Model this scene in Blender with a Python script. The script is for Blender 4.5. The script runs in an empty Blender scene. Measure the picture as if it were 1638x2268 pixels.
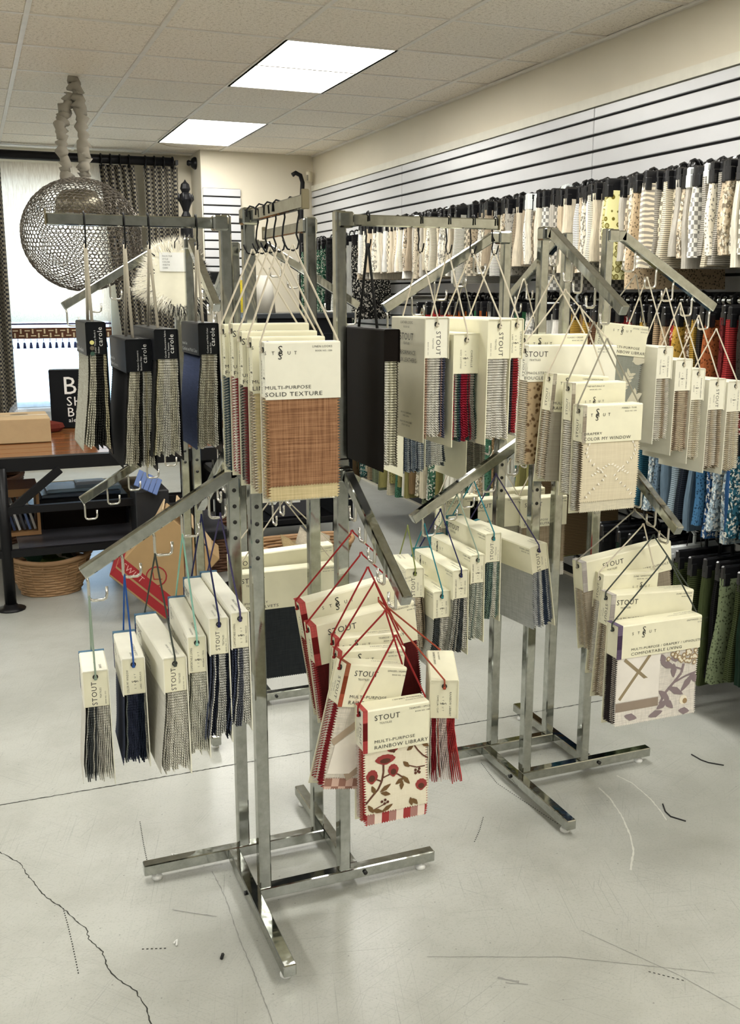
import bpy, math, random, zlib
from mathutils import Matrix, Vector, Euler
random.seed(7)
S = bpy.context.scene
COL = S.collection
PI = math.pi

# ------------------------------------------------------------------ camera, light, exposure
CAM_H = 1.55
cd = bpy.data.cameras.new('camera'); cam = bpy.data.objects.new('camera', cd); COL.objects.link(cam)
cd.sensor_fit = 'VERTICAL'; cd.sensor_height = 24.0; cd.lens = 2200 / 2268 * 24.0
cd.clip_start = 0.05
cam.location = (0, 0, CAM_H)
cam.rotation_euler = (math.radians(90 - 12.333), 0, math.radians(-21.63))
S.camera = cam
S.view_settings.view_transform = 'Standard'; S.view_settings.look = 'None'
S.view_settings.gamma = 1.0; S.view_settings.use_curve_mapping = False
S.view_settings.exposure = 1.22
LAMP = 8.2            # strength of the fluorescent ceiling panels
w = bpy.data.worlds.new('sky'); S.world = w; w.use_nodes = True
wn = w.node_tree.nodes; wl = w.node_tree.links
bgn = wn['Background']; bgn.inputs[1].default_value = 3.2
bgn.inputs[0].default_value = (0.72, 0.86, 1.0, 1)

ZC = 2.79      # ceiling
XR = 3.04      # right wall
YB = 9.08      # back wall
YW = 9.50      # window wall, recessed

# ------------------------------------------------------------------ materials
MATS = {}
def nt(name):
    m = bpy.data.materials.new(name); m.use_nodes = True
    return m, m.node_tree.nodes, m.node_tree.links, m.node_tree.nodes['Principled BSDF']
def c4(c): return (c[0], c[1], c[2], 1)
def mix(N, L, fac, a, b):
    n = N.new('ShaderNodeMix'); n.data_type = 'RGBA'
    for s, v in ((6, a), (7, b)):
        if hasattr(v, 'links'): L.new(v, n.inputs[s])
        else: n.inputs[s].default_value = c4(v)
    if hasattr(fac, 'links'): L.new(fac, n.inputs[0])
    else: n.inputs[0].default_value = fac
    return n.outputs[2]
def ramp(N, L, src, stops):
    n = N.new('ShaderNodeValToRGB'); e = n.color_ramp.elements
    while len(e) < len(stops): e.new(0.5)
    for i, (p, c) in enumerate(stops): e[i].position = p; e[i].color = c4(c) if not isinstance(c, float) else (c, c, c, 1)
    L.new(src, n.inputs[0]); return n.outputs[0]
def noise(N, L, co, scale, detail=3, rough=.6):
    n = N.new('ShaderNodeTexNoise'); n.inputs['Scale'].default_value = scale
    n.inputs['Detail'].default_value = detail; n.inputs['Roughness'].default_value = rough
    if co is not None: L.new(co, n.inputs['Vector'])
    return n.outputs['Fac']
def coords(N, L, scale=(1, 1, 1), kind='Object', rot=(0, 0, 0)):
    t = N.new('ShaderNodeTexCoord'); m = N.new('ShaderNodeMapping')
    if rot[2]: m.vector_type = 'TEXTURE'; scale = tuple(1 / x for x in scale)
    m.inputs['Scale'].default_value = scale; m.inputs['Rotation'].default_value = rot
    L.new(t.outputs[kind], m.inputs['Vector']); return m.outputs['Vector']
def bump(N, L, h, bs, strength=.3, dist=.001):
    b = N.new('ShaderNodeBump'); b.inputs['Strength'].default_value = strength; b.inputs['Distance'].default_value = dist
    L.new(h, b.inputs['Height']); L.new(b.outputs[0], bs.inputs['Normal'])
def mathn(N, L, op, a, b=None):
    n = N.new('ShaderNodeMath'); n.operation = op
    for i, v in enumerate((a, b)):
        if v is None: continue
        if hasattr(v, 'links'): L.new(v, n.inputs[i])
        else: n.inputs[i].default_value = v
    return n.outputs[0]
def plain(name, col, rough=.6, metal=0.0, emit=None, spec=.4):
    if name in MATS: return MATS[name]
    m, N, L, b = nt(name)
    co = coords(N, L); f = noise(N, L, co, 14, 3)
    d = tuple(max(0, x * .86) for x in col); e = tuple(min(1, x * 1.08) for x in col)
    L.new(mix(N, L, f, d, e), b.inputs['Base Color'])
    b.inputs['Roughness'].default_value = rough; b.inputs['Metallic'].default_value = metal
    b.inputs['Specular IOR Level'].default_value = spec
    if emit: b.inputs['Emission Color'].default_value = c4(col); b.inputs['Emission Strength'].default_value = emit
    MATS[name] = m; return m
def fab(col, kind='weave', col2=None, rough=.9):
    key = ('fab', tuple(round(x, 3) for x in col), kind, col2)
    if key in MATS: return MATS[key]
    m, N, L, b = nt('fabric_%s_%d' % (kind, len(MATS)))
    c2 = col2 or tuple(x * .62 for x in col)
    if kind == 'weave':
        v1 = noise(N, L, coords(N, L, (900, 60, 25)), 1, 2); v2 = noise(N, L, coords(N, L, (25, 60, 900)), 1, 2)
        f = mathn(N, L, 'MULTIPLY', v1, v2); f = ramp(N, L, f, [(.12, 0.0), (.42, 1.0)])
        colr = mix(N, L, f, c2, col)
    elif kind == 'linen':
        v1 = noise(N, L, coords(N, L, (420, 30, 9)), 1, 4, .7); v2 = noise(N, L, coords(N, L, (9, 30, 420)), 1, 4, .7)
        f = mathn(N, L, 'ADD', v1, v2); f = ramp(N, L, mathn(N, L, 'MULTIPLY', f, .5), [(.36, 0.0), (.62, 1.0)])
        colr = mix(N, L, f, c2, col); 
    elif kind == 'leopard':
        vo = N.new('ShaderNodeTexVoronoi'); vo.inputs['Scale'].default_value = 75; L.new(coords(N, L), vo.inputs['Vector'])
        f = ramp(N, L, vo.outputs['Distance'], [(.30, 1.0), (.5, 0.0)]); colr = mix(N, L, f, col, c2)
    elif kind == 'check':
        v = N.new('ShaderNodeTexChecker'); v.inputs['Scale'].default_value = 1; L.new(coords(N, L, (55, 55, 55)), v.inputs['Vector'])
        v.inputs['Color1'].default_value = c4(col); v.inputs['Color2'].default_value = c4(c2); colr = v.outputs['Color']
    elif kind == 'stripe':
        wv = N.new('ShaderNodeTexWave'); wv.inputs['Scale'].default_value = 22; wv.bands_direction = 'X'
        L.new(coords(N, L), wv.inputs['Vector']); f = ramp(N, L, wv.outputs['Fac'], [(.45, 0.0), (.55, 1.0)]); colr = mix(N, L, f, c2, col)
    elif kind == 'blocks':
        x = N.new('ShaderNodeSeparateXYZ'); L.new(coords(N, L, (19, 19, 19)), x.inputs[0]); fr = mathn(N, L, 'FRACT', x.outputs[0])
        colr = ramp(N, L, fr, [(.0, col), (.33, c2), (.66, tuple((a * 2 + b) / 3 * .8 for a, b in zip(c2, col)))]); colr.node.color_ramp.interpolation = 'CONSTANT'
    elif kind == 'plaid':
        x = N.new('ShaderNodeSeparateXYZ'); L.new(coords(N, L, (38, 38, 38)), x.inputs[0])
        def saw(o): return mathn(N, L, 'FRACT', o)
        f = mathn(N, L, 'GREATER_THAN', saw(x.outputs[0]), .5); g = mathn(N, L, 'GREATER_THAN', saw(x.outputs[2]), .5)
        colr = mix(N, L, mathn(N, L, 'MULTIPLY', mathn(N, L, 'ADD', f, g), .5), col, c2)
    L.new(colr, b.inputs['Base Color']); b.inputs['Roughness'].default_value = rough
    b.inputs['Specular IOR Level'].default_value = .15
    h = noise(N, L, coords(N, L), 900, 1); bump(N, L, h, b, .4, .0006)
    MATS[key] = m; return m
def sample_mat(kind):
    """cloth on the wall rails: base colour from the object's own colour, pattern by kind"""
    key = ('sample', kind)
    if key in MATS: return MATS[key]
    m, N, L, b = nt('rail_cloth_' + kind)
    oi = N.new('ShaderNodeObjectInfo'); base = oi.outputs['Color']; al = oi.outputs['Alpha']
    rnd = oi.outputs['Random']
    hsv = N.new('ShaderNodeHueSaturation'); hsv.inputs['Value'].default_value = .32; L.new(base, hsv.inputs['Color']); dark = hsv.outputs[0]
    co = coords(N, L)
    if kind == 'plain':
        f = noise(N, L, coords(N, L, (120, 120, 20)), 1, 3); f = ramp(N, L, f, [(.35, 0.0), (.6, 1.0)])
        colr = mix(N, L, mathn(N, L, 'MULTIPLY', f, .30), base, dark)
    elif kind == 'stripe':
        wv = N.new('ShaderNodeTexWave'); wv.inputs['Scale'].default_value = 42; wv.bands_direction = 'Z'; wv.inputs['Distortion'].default_value = 1.5
        L.new(co, wv.inputs['Vector']); f = ramp(N, L, wv.outputs['Fac'], [(.45, 0.0), (.6, 1.0)]); colr = mix(N, L, f, base, dark)
    elif kind == 'dots':
        vo = N.new('ShaderNodeTexVoronoi'); vo.inputs['Scale'].default_value = 95; L.new(co, vo.inputs['Vector'])
        f = ramp(N, L, vo.outputs['Distance'], [(.28, 1.0), (.4, 0.0)]); colr = mix(N, L, f, base, dark)
    elif kind == 'rings':
        vo = N.new('ShaderNodeTexVoronoi'); vo.inputs['Scale'].default_value = 34; vo.inputs['Randomness'].default_value = .35; L.new(co, vo.inputs['Vector'])
        f = ramp(N, L, vo.outputs['Distance'], [(.0, 0.45), (.36, .6), (.38, 1.0), (.46, 1.0), (.5, 0.0)]); colr = mix(N, L, f, base, (.16, .13, .02))
    elif kind == 'floral':
        f1 = noise(N, L, co, 62, 2, .5); f = ramp(N, L, f1, [(.48, 0.0), (.54, 1.0)]); f2 = ramp(N, L, noise(N, L, co, 90, 1), [(.55, 0.0), (.6, 1.0)])
        colr = mix(N, L, f, base, dark); colr = mix(N, L, mathn(N, L, 'MULTIPLY', f2, .6), colr, (.9, .86, .74))
    elif kind == 'zebra':
        wv = N.new('ShaderNodeTexWave'); wv.inputs['Scale'].default_value = 16; wv.bands_direction = 'Z'; wv.inputs['Distortion'].default_value = 4; wv.inputs['Detail'].default_value = 1
        L.new(co, wv.inputs['Vector']); f = ramp(N, L, wv.outputs['Fac'], [(.45, 0.0), (.55, 1.0)]); colr = mix(N, L, f, base, (.33, .30, .26))
    elif kind == 'checks':
        v = N.new('ShaderNodeTexChecker'); v.inputs['Scale'].default_value = 1; L.new(coords(N, L, (62, 62, 62)), v.inputs['Vector'])
        colr = mix(N, L, v.outputs['Fac'], base, dark)
    L.new(colr, b.inputs['Base Color']); b.inputs['Roughness'].default_value = .9; b.inputs['Specular IOR Level'].default_value = .12
    MATS[key] = m; return m

def chrome_mat():
    m, N, L, b = nt('chrome')
    co = coords(N, L); f = noise(N, L, co, 40, 4)
    L.new(ramp(N, L, f, [(.3, (.34, .35, .32)), (.7, (.47, .48, .45))]), b.inputs['Base Color'])
    b.inputs['Metallic'].default_value = 1
    L.new(ramp(N, L, noise(N, L, co, 18, 3), [(.3, 0.05), (.75, 0.14)]), b.inputs['Roughness'])
    bump(N, L, noise(N, L, coords(N, L, (30, 30, 3)), 1, 1), b, .25, .002)
    return m
CHROME = chrome_mat()
WIRE = plain('wire_steel', (.62, .60, .55), .25, 1.0)
CREAM = plain('cream_card', (.82, .79, .60), .42)
CREAM2 = plain('cream_card_light', (.86, .84, .71), .40)
BEIGE = plain('beige_card', (.60, .57, .44), .5)
BLACKC = plain('black_card', (.008, .009, .011), .4, spec=.12)
DARKB = plain('dark_brown_card', (.006, .004, .003), .5, spec=.08)
INK = plain('charcoal_ink', (.03, .03, .028), .6)
WHITEINK = plain('white_ink', (.85, .85, .83), .6)
EYE = plain('eyelet_metal', (.05, .05, .05), .35, .8)
BLACK = plain('black_metal', (.007, .007, .008), .38, spec=.2)
BLACKP = plain('black_plastic', (.010, .010, .011), .22, spec=.6)
WHITEP = plain('white_plastic', (.8, .8, .77), .4)
CARDB = plain('cardboard', (.46, .33, .19), .8)
CARDD = plain('cardboard_dark', (.33, .23, .12), .8)

def wall_mat(name, col, sc=3):
    m, N, L, b = nt(name); co = coords(N, L); f = noise(N, L, co, sc, 4)
    L.new(mix(N, L, f, tuple(x * .93 for x in col), tuple(min(1, x * 1.04) for x in col)), b.inputs['Base Color'])
    b.inputs['Roughness'].default_value = .75
    bump(N, L, noise(N, L, co, 220, 2), b, .15, .001); return m
WALL = wall_mat('wall_paint', (.70, .64, .51))
SLAT = wall_mat('slatwall_laminate', (.60, .60, .61), 5); SLAT.node_tree.nodes['Principled BSDF'].inputs['Roughness'].default_value = .32
GROOVE = plain('slat_groove', (.02, .02, .02), .6)

def floor_mat():
    m, N, L, b = nt('concrete_floor'); co = coords(N, L)
    big = noise(N, L, co, 1.1, 3, .5); med = noise(N, L, co, 5, 6, .65); fine = noise(N, L, co, 160, 3, .7)
    base = ramp(N, L, big, [(.3, (.37, .375, .335)), (.5, (.44, .445, .405)), (.72, (.50, .505, .465))])
    st = ramp(N, L, med, [(.28, 1.0), (.56, 0.0)]); base = mix(N, L, mathn(N, L, 'MULTIPLY', st, .50), base, (.30, .30, .26))
    sp = ramp(N, L, fine, [(.32, 1.0), (.46, 0.0)]); base = mix(N, L, mathn(N, L, 'MULTIPLY', sp, .5), base, (.28, .28, .25))
    # hairline scratches in several directions
    for i, (rot, sx, thr) in enumerate(((.4, 3, .62), (1.3, 2.4, .63), (2.3, 3.2, .62), (2.9, 2.2, .64), (.9, 5, .63))):
        v = noise(N, L, coords(N, L, (sx, 300, 1), rot=(0, 0, rot)), 1, 3, .55)
        g = noise(N, L, coords(N, L, (1, 1, 1)), 1.7 + i * .6, 2)
        s = mathn(N, L, 'MULTIPLY', ramp(N, L, v, [(thr, 0.0), (thr + .03, 1.0)]), ramp(N, L, g, [(.42, 0.0), (.6, .5)]))
        base = mix(N, L, s, base, (.22, .22, .20) if i % 2 else (.27, .27, .25))
    dv = N.new('ShaderNodeTexVoronoi'); dv.inputs['Scale'].default_value = 22; L.new(co, dv.inputs['Vector'])
    dots = ramp(N, L, dv.outputs['Distance'], [(.035, 1.0), (.06, 0.0)]); base = mix(N, L, mathn(N, L, 'MULTIPLY', dots, .6), base, (.12, .12, .11))
    L.new(base, b.inputs['Base Color'])
    b.inputs['Roughness'].default_value = .29
    b.inputs['Specular IOR Level'].default_value = .5
    bump(N, L, noise(N, L, co, 60, 4), b, .08, .002)
    return m
def tile_mat():
    m, N, L, b = nt('acoustic_tile'); co = coords(N, L)
    f = noise(N, L, co, 55, 3, .65); f2 = noise(N, L, co, 150, 2)
    base = ramp(N, L, f, [(.33, (.66, .59, .48)), (.45, (.92, .85, .73)), (.7, (.96, .89, .78))])
    sp = ramp(N, L, f2, [(.36, 1.0), (.44, 0.0)]); base = mix(N, L, mathn(N, L, 'MULTIPLY', sp, .55), base, (.42, .36, .27))
    oi = N.new('ShaderNodeObjectInfo'); base = mix(N, L, mathn(N, L, 'MULTIPLY', oi.outputs['Random'], .18), base, (.66, .59, .48))
    L.new(base, b.inputs['Base Color']); b.inputs['Roughness'].default_value = .95
    bump(N, L, f, b, .5, .003); return m
FLOOR = floor_mat(); TILE = tile_mat(); GRID = plain('grid_white', (.84, .80, .72), .5)
PANEL = plain('light_diffuser', (1.0, .985, .93), .4, emit=LAMP)

# ------------------------------------------------------------------ mesh helpers
class MB:
    def __init__(s): s.v = []; s.f = []; s.m = []; s.sm = []
    def add(s, vs, fs, mi=0, smooth=False):
        o = len(s.v); s.v += [tuple(v) for v in vs]
        for f in fs: s.f.append(tuple(i + o for i in f)); s.m.append(mi); s.sm.append(smooth)
        return s
    def box(s, c, d, mi=0, rot=None):
        x, y, z = d[0] / 2, d[1] / 2, d[2] / 2
        vs = [Vector((a * x, b * y, e * z)) for a in (-1, 1) for b in (-1, 1) for e in (-1, 1)]
        if rot is not None: vs = [rot @ v for v in vs]
        vs = [v + Vector(c) for v in vs]
        return s.add(vs, [(0, 1, 3, 2), (4, 6, 7, 5), (0, 4, 5, 1), (2, 3, 7, 6), (0, 2, 6, 4), (1, 5, 7, 3)], mi)
    def b2(s, x0, x1, y0, y1, z0, z1, mi=0):
        return s.box(((x0 + x1) / 2, (y0 + y1) / 2, (z0 + z1) / 2), (x1 - x0, y1 - y0, z1 - z0), mi)
    def bbox(s, c, d, bev=.003, mi=0, rot=None):
        """box with chamfered vertical-profile edges (all twelve edges cut)"""
        x, y, z = d[0] / 2, d[1] / 2, d[2] / 2; b = min(bev, x * .9, y * .9, z * .9)
        vs = []; idx = {}
        for a in (-1, 1):
            for e in (-1, 1):
                for g in (-1, 1):
                    for k, p in enumerate(((a * x, e * (y - b), g * (z - b)), (a * (x - b), e * y, g * (z - b)), (a * (x - b), e * (y - b), g * z))):
                        idx[(a, e, g, k)] = len(vs); vs.append(Vector(p))
        I = idx; fs = []
        for a in (-1, 1):
            q = [I[(a, -1, -1, 0)], I[(a, 1, -1, 0)], I[(a, 1, 1, 0)], I[(a, -1, 1, 0)]]; fs.append(q if a > 0 else q[::-1])
            q = [I[(-1, a, -1, 1)], I[(1, a, -1, 1)], I[(1, a, 1, 1)], I[(-1, a, 1, 1)]]; fs.append(q[::-1] if a > 0 else q)
            q = [I[(-1, -1, a, 2)], I[(1, -1, a, 2)], I[(1, 1, a, 2)], I[(-1, 1, a, 2)]]; fs.append(q if a > 0 else q[::-1])
        for a in (-1, 1):
            for e in (-1, 1):
                fs.append([I[(a, e, -1, 0)], I[(a, e, -1, 1)], I[(a, e, 1, 1)], I[(a, e, 1, 0)]][::(1 if a * e > 0 else -1)])
                fs.append([I[(a, -1, e, 0)], I[(a, -1, e, 2)], I[(a, 1, e, 2)], I[(a, 1, e, 0)]][::(-1 if a * e > 0 else 1)])
                fs.append([I[(-1, a, e, 1)], I[(-1, a, e, 2)], I[(1, a, e, 2)], I[(1, a, e, 1)]][::(1 if a * e > 0 else -1)])
                for g in (-1, 1):
                    fs.append([I[(a, e, g, 0)], I[(a, e, g, 1)], I[(a, e, g, 2)]][::(1 if a * e * g > 0 else -1)])
        if rot is not None: vs = [rot @ v for v in vs]
        return s.add([v + Vector(c) for v in vs], fs, mi)
    def tube(s, path, r, n=8, mi=0, cap=True, smooth=True):
        P = [Vector(p) for p in path]; rs = r if isinstance(r, (list, tuple)) else [r] * len(P)
        vs = []; up = None
        for i, p in enumerate(P):
            t = (P[min(i + 1, len(P) - 1)] - P[max(i - 1, 0)]).normalized()
            if up is None: up = Vector((0, 0, 1)) if abs(t.z) < .9 else Vector((1, 0, 0))
            a = t.cross(up)
            if a.length < 1e-5: a = t.cross(Vector((1, .3, 0)))
            a.normalize(); b = a.cross(t); up = b
            for k in range(n):
                q = 2 * PI * k / n; vs.append(p + (a * math.cos(q) + b * math.sin(q)) * rs[i])
        fs = []
        for i in range(len(P) - 1):
            for k in range(n): fs.append((i * n + k, i * n + (k + 1) % n, (i + 1) * n + (k + 1) % n, (i + 1) * n + k))
        if cap: fs += [tuple(range(n))[::-1], tuple((len(P) - 1) * n + k for k in range(n))]
        return s.add(vs, fs, mi, smooth)
    def lathe(s, prof, c=(0, 0, 0), n=16, mi=0, sx=1, sy=1, smooth=True):
        vs = []; fs = []
        for r, z in prof:
            for k in range(n):
                q = 2 * PI * k / n; vs.append((c[0] + r * math.cos(q) * sx, c[1] + r * math.sin(q) * sy, c[2] + z))
        for i in range(len(prof) - 1):
            for k in range(n): fs.append((i * n + k, i * n + (k + 1) % n, (i + 1) * n + (k + 1) % n, (i + 1) * n + k))
        return s.add(vs, fs, mi, smooth)
    def poly(s, pts, mi=0): return s.add(pts, [tuple(range(len(pts)))], mi)
    def mesh(s, name, mats):
        me = bpy.data.meshes.new(name); me.from_pydata([tuple(v) for v in s.v], [], s.f)
        for m in mats: me.materials.append(m)
        if len(mats) > 1: me.polygons.foreach_set('material_index', s.m)
        if any(s.sm): me.polygons.foreach_set('use_smooth', s.sm)
        me.update(); return me
    def build(s, name, mats, parent=None, **kw):
        if not isinstance(mats, (list, tuple)): mats = [mats]
        return link(name, s.mesh(name, mats), parent, **kw)
def link(name, me, parent=None, loc=None, mat=None, label=None, cat=None, group=None, kind=None):
    o = bpy.data.objects.new(name, me); COL.objects.link(o)
    if parent is not None: o.parent = parent
    if mat is not None: o.matrix_local = mat
    if loc is not None: o.location = loc
    tag(o, label, cat, group, kind); return o
def tag(o, label=None, cat=None, group=None, kind=None):
    for k, v in (('label', label), ('category', cat), ('group', group), ('kind', kind)):
        if v: o[k] = v
    return o
def empty(name, loc=(0, 0, 0), label=None, cat=None, group=None, rz=0, mat=None):
    o = bpy.data.objects.new(name, None); COL.objects.link(o); o.empty_display_size = .05
    o.location = loc; o.rotation_euler = (0, 0, rz)
    if mat is not None: o.matrix_local = mat
    return tag(o, label, cat, group)

# text -> cached flat mesh data (verts, faces), width
TXT = {}
def text_data(st):
    if st in TXT: return TXT[st]
    cu = bpy.data.curves.new('lettering', 'FONT'); cu.body = st; cu.size = 1.0; cu.resolution_u = 2; cu.fill_mode = 'BOTH'
    cu.space_character = 1.12
    o = bpy.data.objects.new('lettering', cu); COL.objects.link(o)
    dg = bpy.context.evaluated_depsgraph_get(); oe = o.evaluated_get(dg); me = oe.to_mesh()
    v = [tuple(p.co) for p in me.vertices]; f = [tuple(p.vertices) for p in me.polygons]
    oe.to_mesh_clear(); bpy.data.objects.remove(o); bpy.data.curves.remove(cu)
    xs = [p[0] for p in v] or [0]; TXT[st] = (v, f, min(xs), max(xs)); return TXT[st]
def put_text(mb, st, size, org, ex, ey, align='L', mi=0, width=None):
    v, f, x0, x1 = text_data(st); k = size; kx = size
    if width: kx = min(width / max(1e-6, x1 - x0), size * 1.25)
    off = {'L': -x0, 'C': -(x0 + x1) / 2, 'R': -x1}[align]
    org = Vector(org); ex = Vector(ex); ey = Vector(ey)
    mb.add([org + ex * ((p[0] + off) * kx) + ey * (p[1] * k) for p in v], f, mi)
def put_logo(mb, size, org, ex, ey, mi=0):
    """small S T ... U T with a tall interlaced monogram in the middle; org = left end of baseline"""
    o = Vector(org); ex = Vector(ex); ey = Vector(ey)
    put_text(mb, 'S', size * .55, o, ex, ey, 'L', mi); put_text(mb, 'T', size * .55, o + ex * size * .85, ex, ey, 'L', mi)
    put_text(mb, 'S', size * 1.25, o + ex * size * 1.62 + ey * size * .12, ex, ey, 'L', mi)
    put_text(mb, 'B', size * .8, o + ex * size * 1.74 - ey * size * .12, ex, ey, 'L', mi)
    put_text(mb, 'S', size * 1.1, o + ex * size * 1.58 - ey * size * .52, ex, ey, 'L', mi)
    put_text(mb, 'U', size * .55, o + ex * size * 2.7, ex, ey, 'L', mi); put_text(mb, 'T', size * .55, o + ex * size * 3.45, ex, ey, 'L', mi)
X3, Y3, Z3 = Vector((1, 0, 0)), Vector((0, 1, 0)), Vector((0, 0, 1))

# ------------------------------------------------------------------ the room
def struct(name, mb, mats, parent=None, **k):
    o = mb.build(name, mats, parent, **k)
    if parent is None: o['kind'] = 'structure'
    return o
fl = struct('floor', MB().b2(-3.6, XR + .1, -3.6, 10.2, -.1, 0), FLOOR)
def ribbon(pts, wd, jit=0, dash=None, z=.0006):
    mb = MB(); P = []
    for a, b in zip(pts[:-1], pts[1:]):
        n = max(1, int(math.dist(a, b) / (.005 if dash else .009)))
        for i in range(n):
            t = i / n; P.append((a[0] + (b[0] - a[0]) * t + random.uniform(-jit, jit), a[1] + (b[1] - a[1]) * t + random.uniform(-jit, jit)))
    P.append(pts[-1])
    L_, R_ = [], []
    for i, p in enumerate(P):
        q0, q1 = P[max(0, i - 1)], P[min(len(P) - 1, i + 1)]; d = Vector((q1[0] - q0[0], q1[1] - q0[1])); d.normalize()
        ww = wd * random.uniform(.45, 1.2) if jit else wd
        L_.append((p[0] - d.y * ww / 2, p[1] + d.x * ww / 2, z)); R_.append((p[0] + d.y * ww / 2, p[1] - d.x * ww / 2, z))
    for i in range(len(P) - 1):
        if dash and i % dash: continue
        mb.poly([L_[i], R_[i], R_[i + 1], L_[i + 1]])
    return mb
DARKM = plain('crack_dark', (.035, .035, .03), .9); SCUFF = plain('scuff_grey', (.27, .27, .25), .6); SCUFL = plain('scuff_light', (.66, .66, .60), .6)
ribbon([(-.9, 3.05), (.4, 3.045), (1.5, 3.05), (2.6, 3.045), (3.03, 3.05)], .0052, .0016).build('control_joint', DARKM, fl)
ribbon([(-.15, 2.86), (-.037, 2.762), (0.014, 2.683), (0.031, 2.61), (0.06, 2.519), (0.073, 2.482), (0.107, 2.421), (0.128, 2.366), (0.153, 2.316), (0.155, 2.267), (0.179, 2.212), (0.184, 2.139), (0.202, 2.089), (0.233, 2.036), (0.247, 1.967), (0.249, 1.85), (.26, 1.7)], .0030, .0026).build('crack', DARKM, fl)
ribbon([(0.107, 2.421), (0.112, 2.343), (0.115, 2.265), (0.117, 2.192), (0.118, 2.139)], .003, .0, 2).build('crack', DARKM, fl)
for pts, wd, m, j, d in (
    ([(1.765, 2.456), (1.759, 2.385), (1.73, 2.286), (1.685, 2.178), (1.642, 2.104), (1.577, 2.027)], .006, SCUFL, .0008, None),
    ([(1.868, 2.504), (1.884, 2.441), (1.874, 2.333), (1.854, 2.251), (1.838, 2.209)], .005, SCUFL, .0008, None),
    ([(1.243, 2.314), (1.289, 2.368), (1.333, 2.429)], .003, DARKM, 0, 2), ([(0.36, 2.786), (0.35, 2.655), (0.343, 2.533)], .003, DARKM, 0, 2),
    ([(0.367, 2.312), (0.407, 2.282), (0.468, 2.241)], .004, SCUFF, .001, None),
    ([(0.503, 2.446), (0.508, 2.309), (0.499, 2.131), (0.5, 2.005), (0.496, 1.876), (0.491, 1.6)], .003, SCUFF, .001, None),
    ([(1.495, 2.749), (1.475, 2.603), (1.497, 2.467), (1.522, 2.311)], .003, DARKM, 0, 2),
    ([(1.02, 1.77), (1.06, 1.74)], .008, SCUFF, .002, None), ([(1.03, 1.75), (1.075, 1.725)], .005, SCUFF, .002, None),
    ([(.27, 2.18), (.33, 2.16)], .004, DARKM, 0, 2), ([(1.36, 1.66), (1.42, 1.60)], .003, DARKM, 0, 2),
    ([(.9, 1.9), (1.2, 1.78), (1.5, 1.6)], .0022, SCUFF, .0006, None), ([(1.3, 1.85), (1.42, 1.62), (1.5, 1.4)], .002, SCUFF, .0005, None)):
    ribbon(pts, wd, j, d).build('scuff_mark', m, fl)
THREAD = plain('thread_dark', (.02, .02, .02), .9); THREADW = plain('thread_white', (.8, .8, .76), .9)
def thread(pts, r, m, label):
    MB().tube([(x, y, r) for x, y in pts], r, 5).build('thread_scrap', m, label=label, cat='thread', group='threads on the floor')
thread([(2.197, 2.536), (2.2, 2.49), (2.21, 2.465), (2.245, 2.43)], .0022, THREAD, 'black thread scrap lying on concrete right of the second rack foot')
thread([(1.888, 2.291), (1.866, 2.25), (1.862, 2.22), (1.887, 2.181)], .0022, THREAD, 'curled black thread scrap beside the pale arc scratch')
thread([(.40, 2.56), (.42, 2.55), (.415, 2.57), (.43, 2.56)], .0022, THREADW, 'white thread curl behind the left foot of the front rack')
thread([(.345, 2.17), (.355, 2.18), (.35, 2.16)], .003, THREADW, 'white lint scrap on floor left of the front foot bar')
thread([(.44, 2.07), (.447, 2.085)], .004, THREAD, 'short dark lint scrap near the front foot bar')

# ceiling: slab, tiles, runners, lamps
ce = struct('ceiling', MB().b2(-3.6, XR + .1, -3.6, 9.6, ZC + .02, ZC + .1), WALL)
RX = [2.79 - .61 * k for k in range(0, 11)]                    # runners along Y
RY0 = 5.09
lights_x = (1.57,)
def lamp_here(i, j):
    # columns are counted from runner 2.79 leftwards, rows from RY0; a lamp spans two rows
    return (i in (1, 8) and j % 4 in (0, 1)) or (i == 4 and j < -2 and j % 4 in (0, 1))
tile_me = {}
def tile(x0, x1, y0, y1):
    k = (round(x1 - x0, 3), round(y1 - y0, 3))
    if k not in tile_me:
        hx, hy = k[0] / 2 - .009, k[1] / 2 - .009
        mb = MB(); b = .006
        mb.add([(-hx, -hy, .006), (hx, -hy, .006), (hx, hy, .006), (-hx, hy, .006), (-hx + b, -hy + b, 0), (hx - b, -hy + b, 0), (hx - b, hy - b, 0), (-hx + b, hy - b, 0)],
               [(4, 7, 6, 5), (0, 4, 5, 1), (1, 5, 6, 2), (2, 6, 7, 3), (3, 7, 4, 0)])
        tile_me[k] = mb.mesh('ceiling_tile', [TILE])
    o = link('ceiling_tile', tile_me[k], ce, loc=((x0 + x1) / 2, (y0 + y1) / 2, ZC + .002 + random.uniform(-.003, .002)))
    o.rotation_euler = (random.uniform(-.004, .004), random.uniform(-.004, .004), 0)
cols = [(XR, 2.79)] + [(RX[i], RX[i + 1]) for i in range(len(RX) - 1)]
for j in range(-14, 8):
    y0 = RY0 + .61 * j; y1 = min(y0 + .61, YW)
    if y0 > YB + .3: break
    for i, (xa, xb) in enumerate(cols):
        if i > 0 and lamp_here(i - 1, j): continue
        if y0 < 2.4 or xb < -.5:                                  # behind and left of the camera: one panel per tile is not needed
            continue
        tile(xb, xa, y0, y1)
runm = MB()
for k, x in enumerate(RX): MB().b2(x - .012, x + .012, -3.6, YW, ZC - .004, ZC + .02).build('ceiling_runner', GRID, ce)
for j in range(-4, 8):
    y = RY0 + .61 * j
    if y < YW: MB().b2(RX[-1], XR, y - .011, y + .011, ZC - .002, ZC + .02).build('ceiling_runner', GRID, ce)
MB().b2(XR - .02, XR, -3.6, YB, ZC - .012, ZC + .0).build('wall_angle', GRID, ce)
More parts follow.
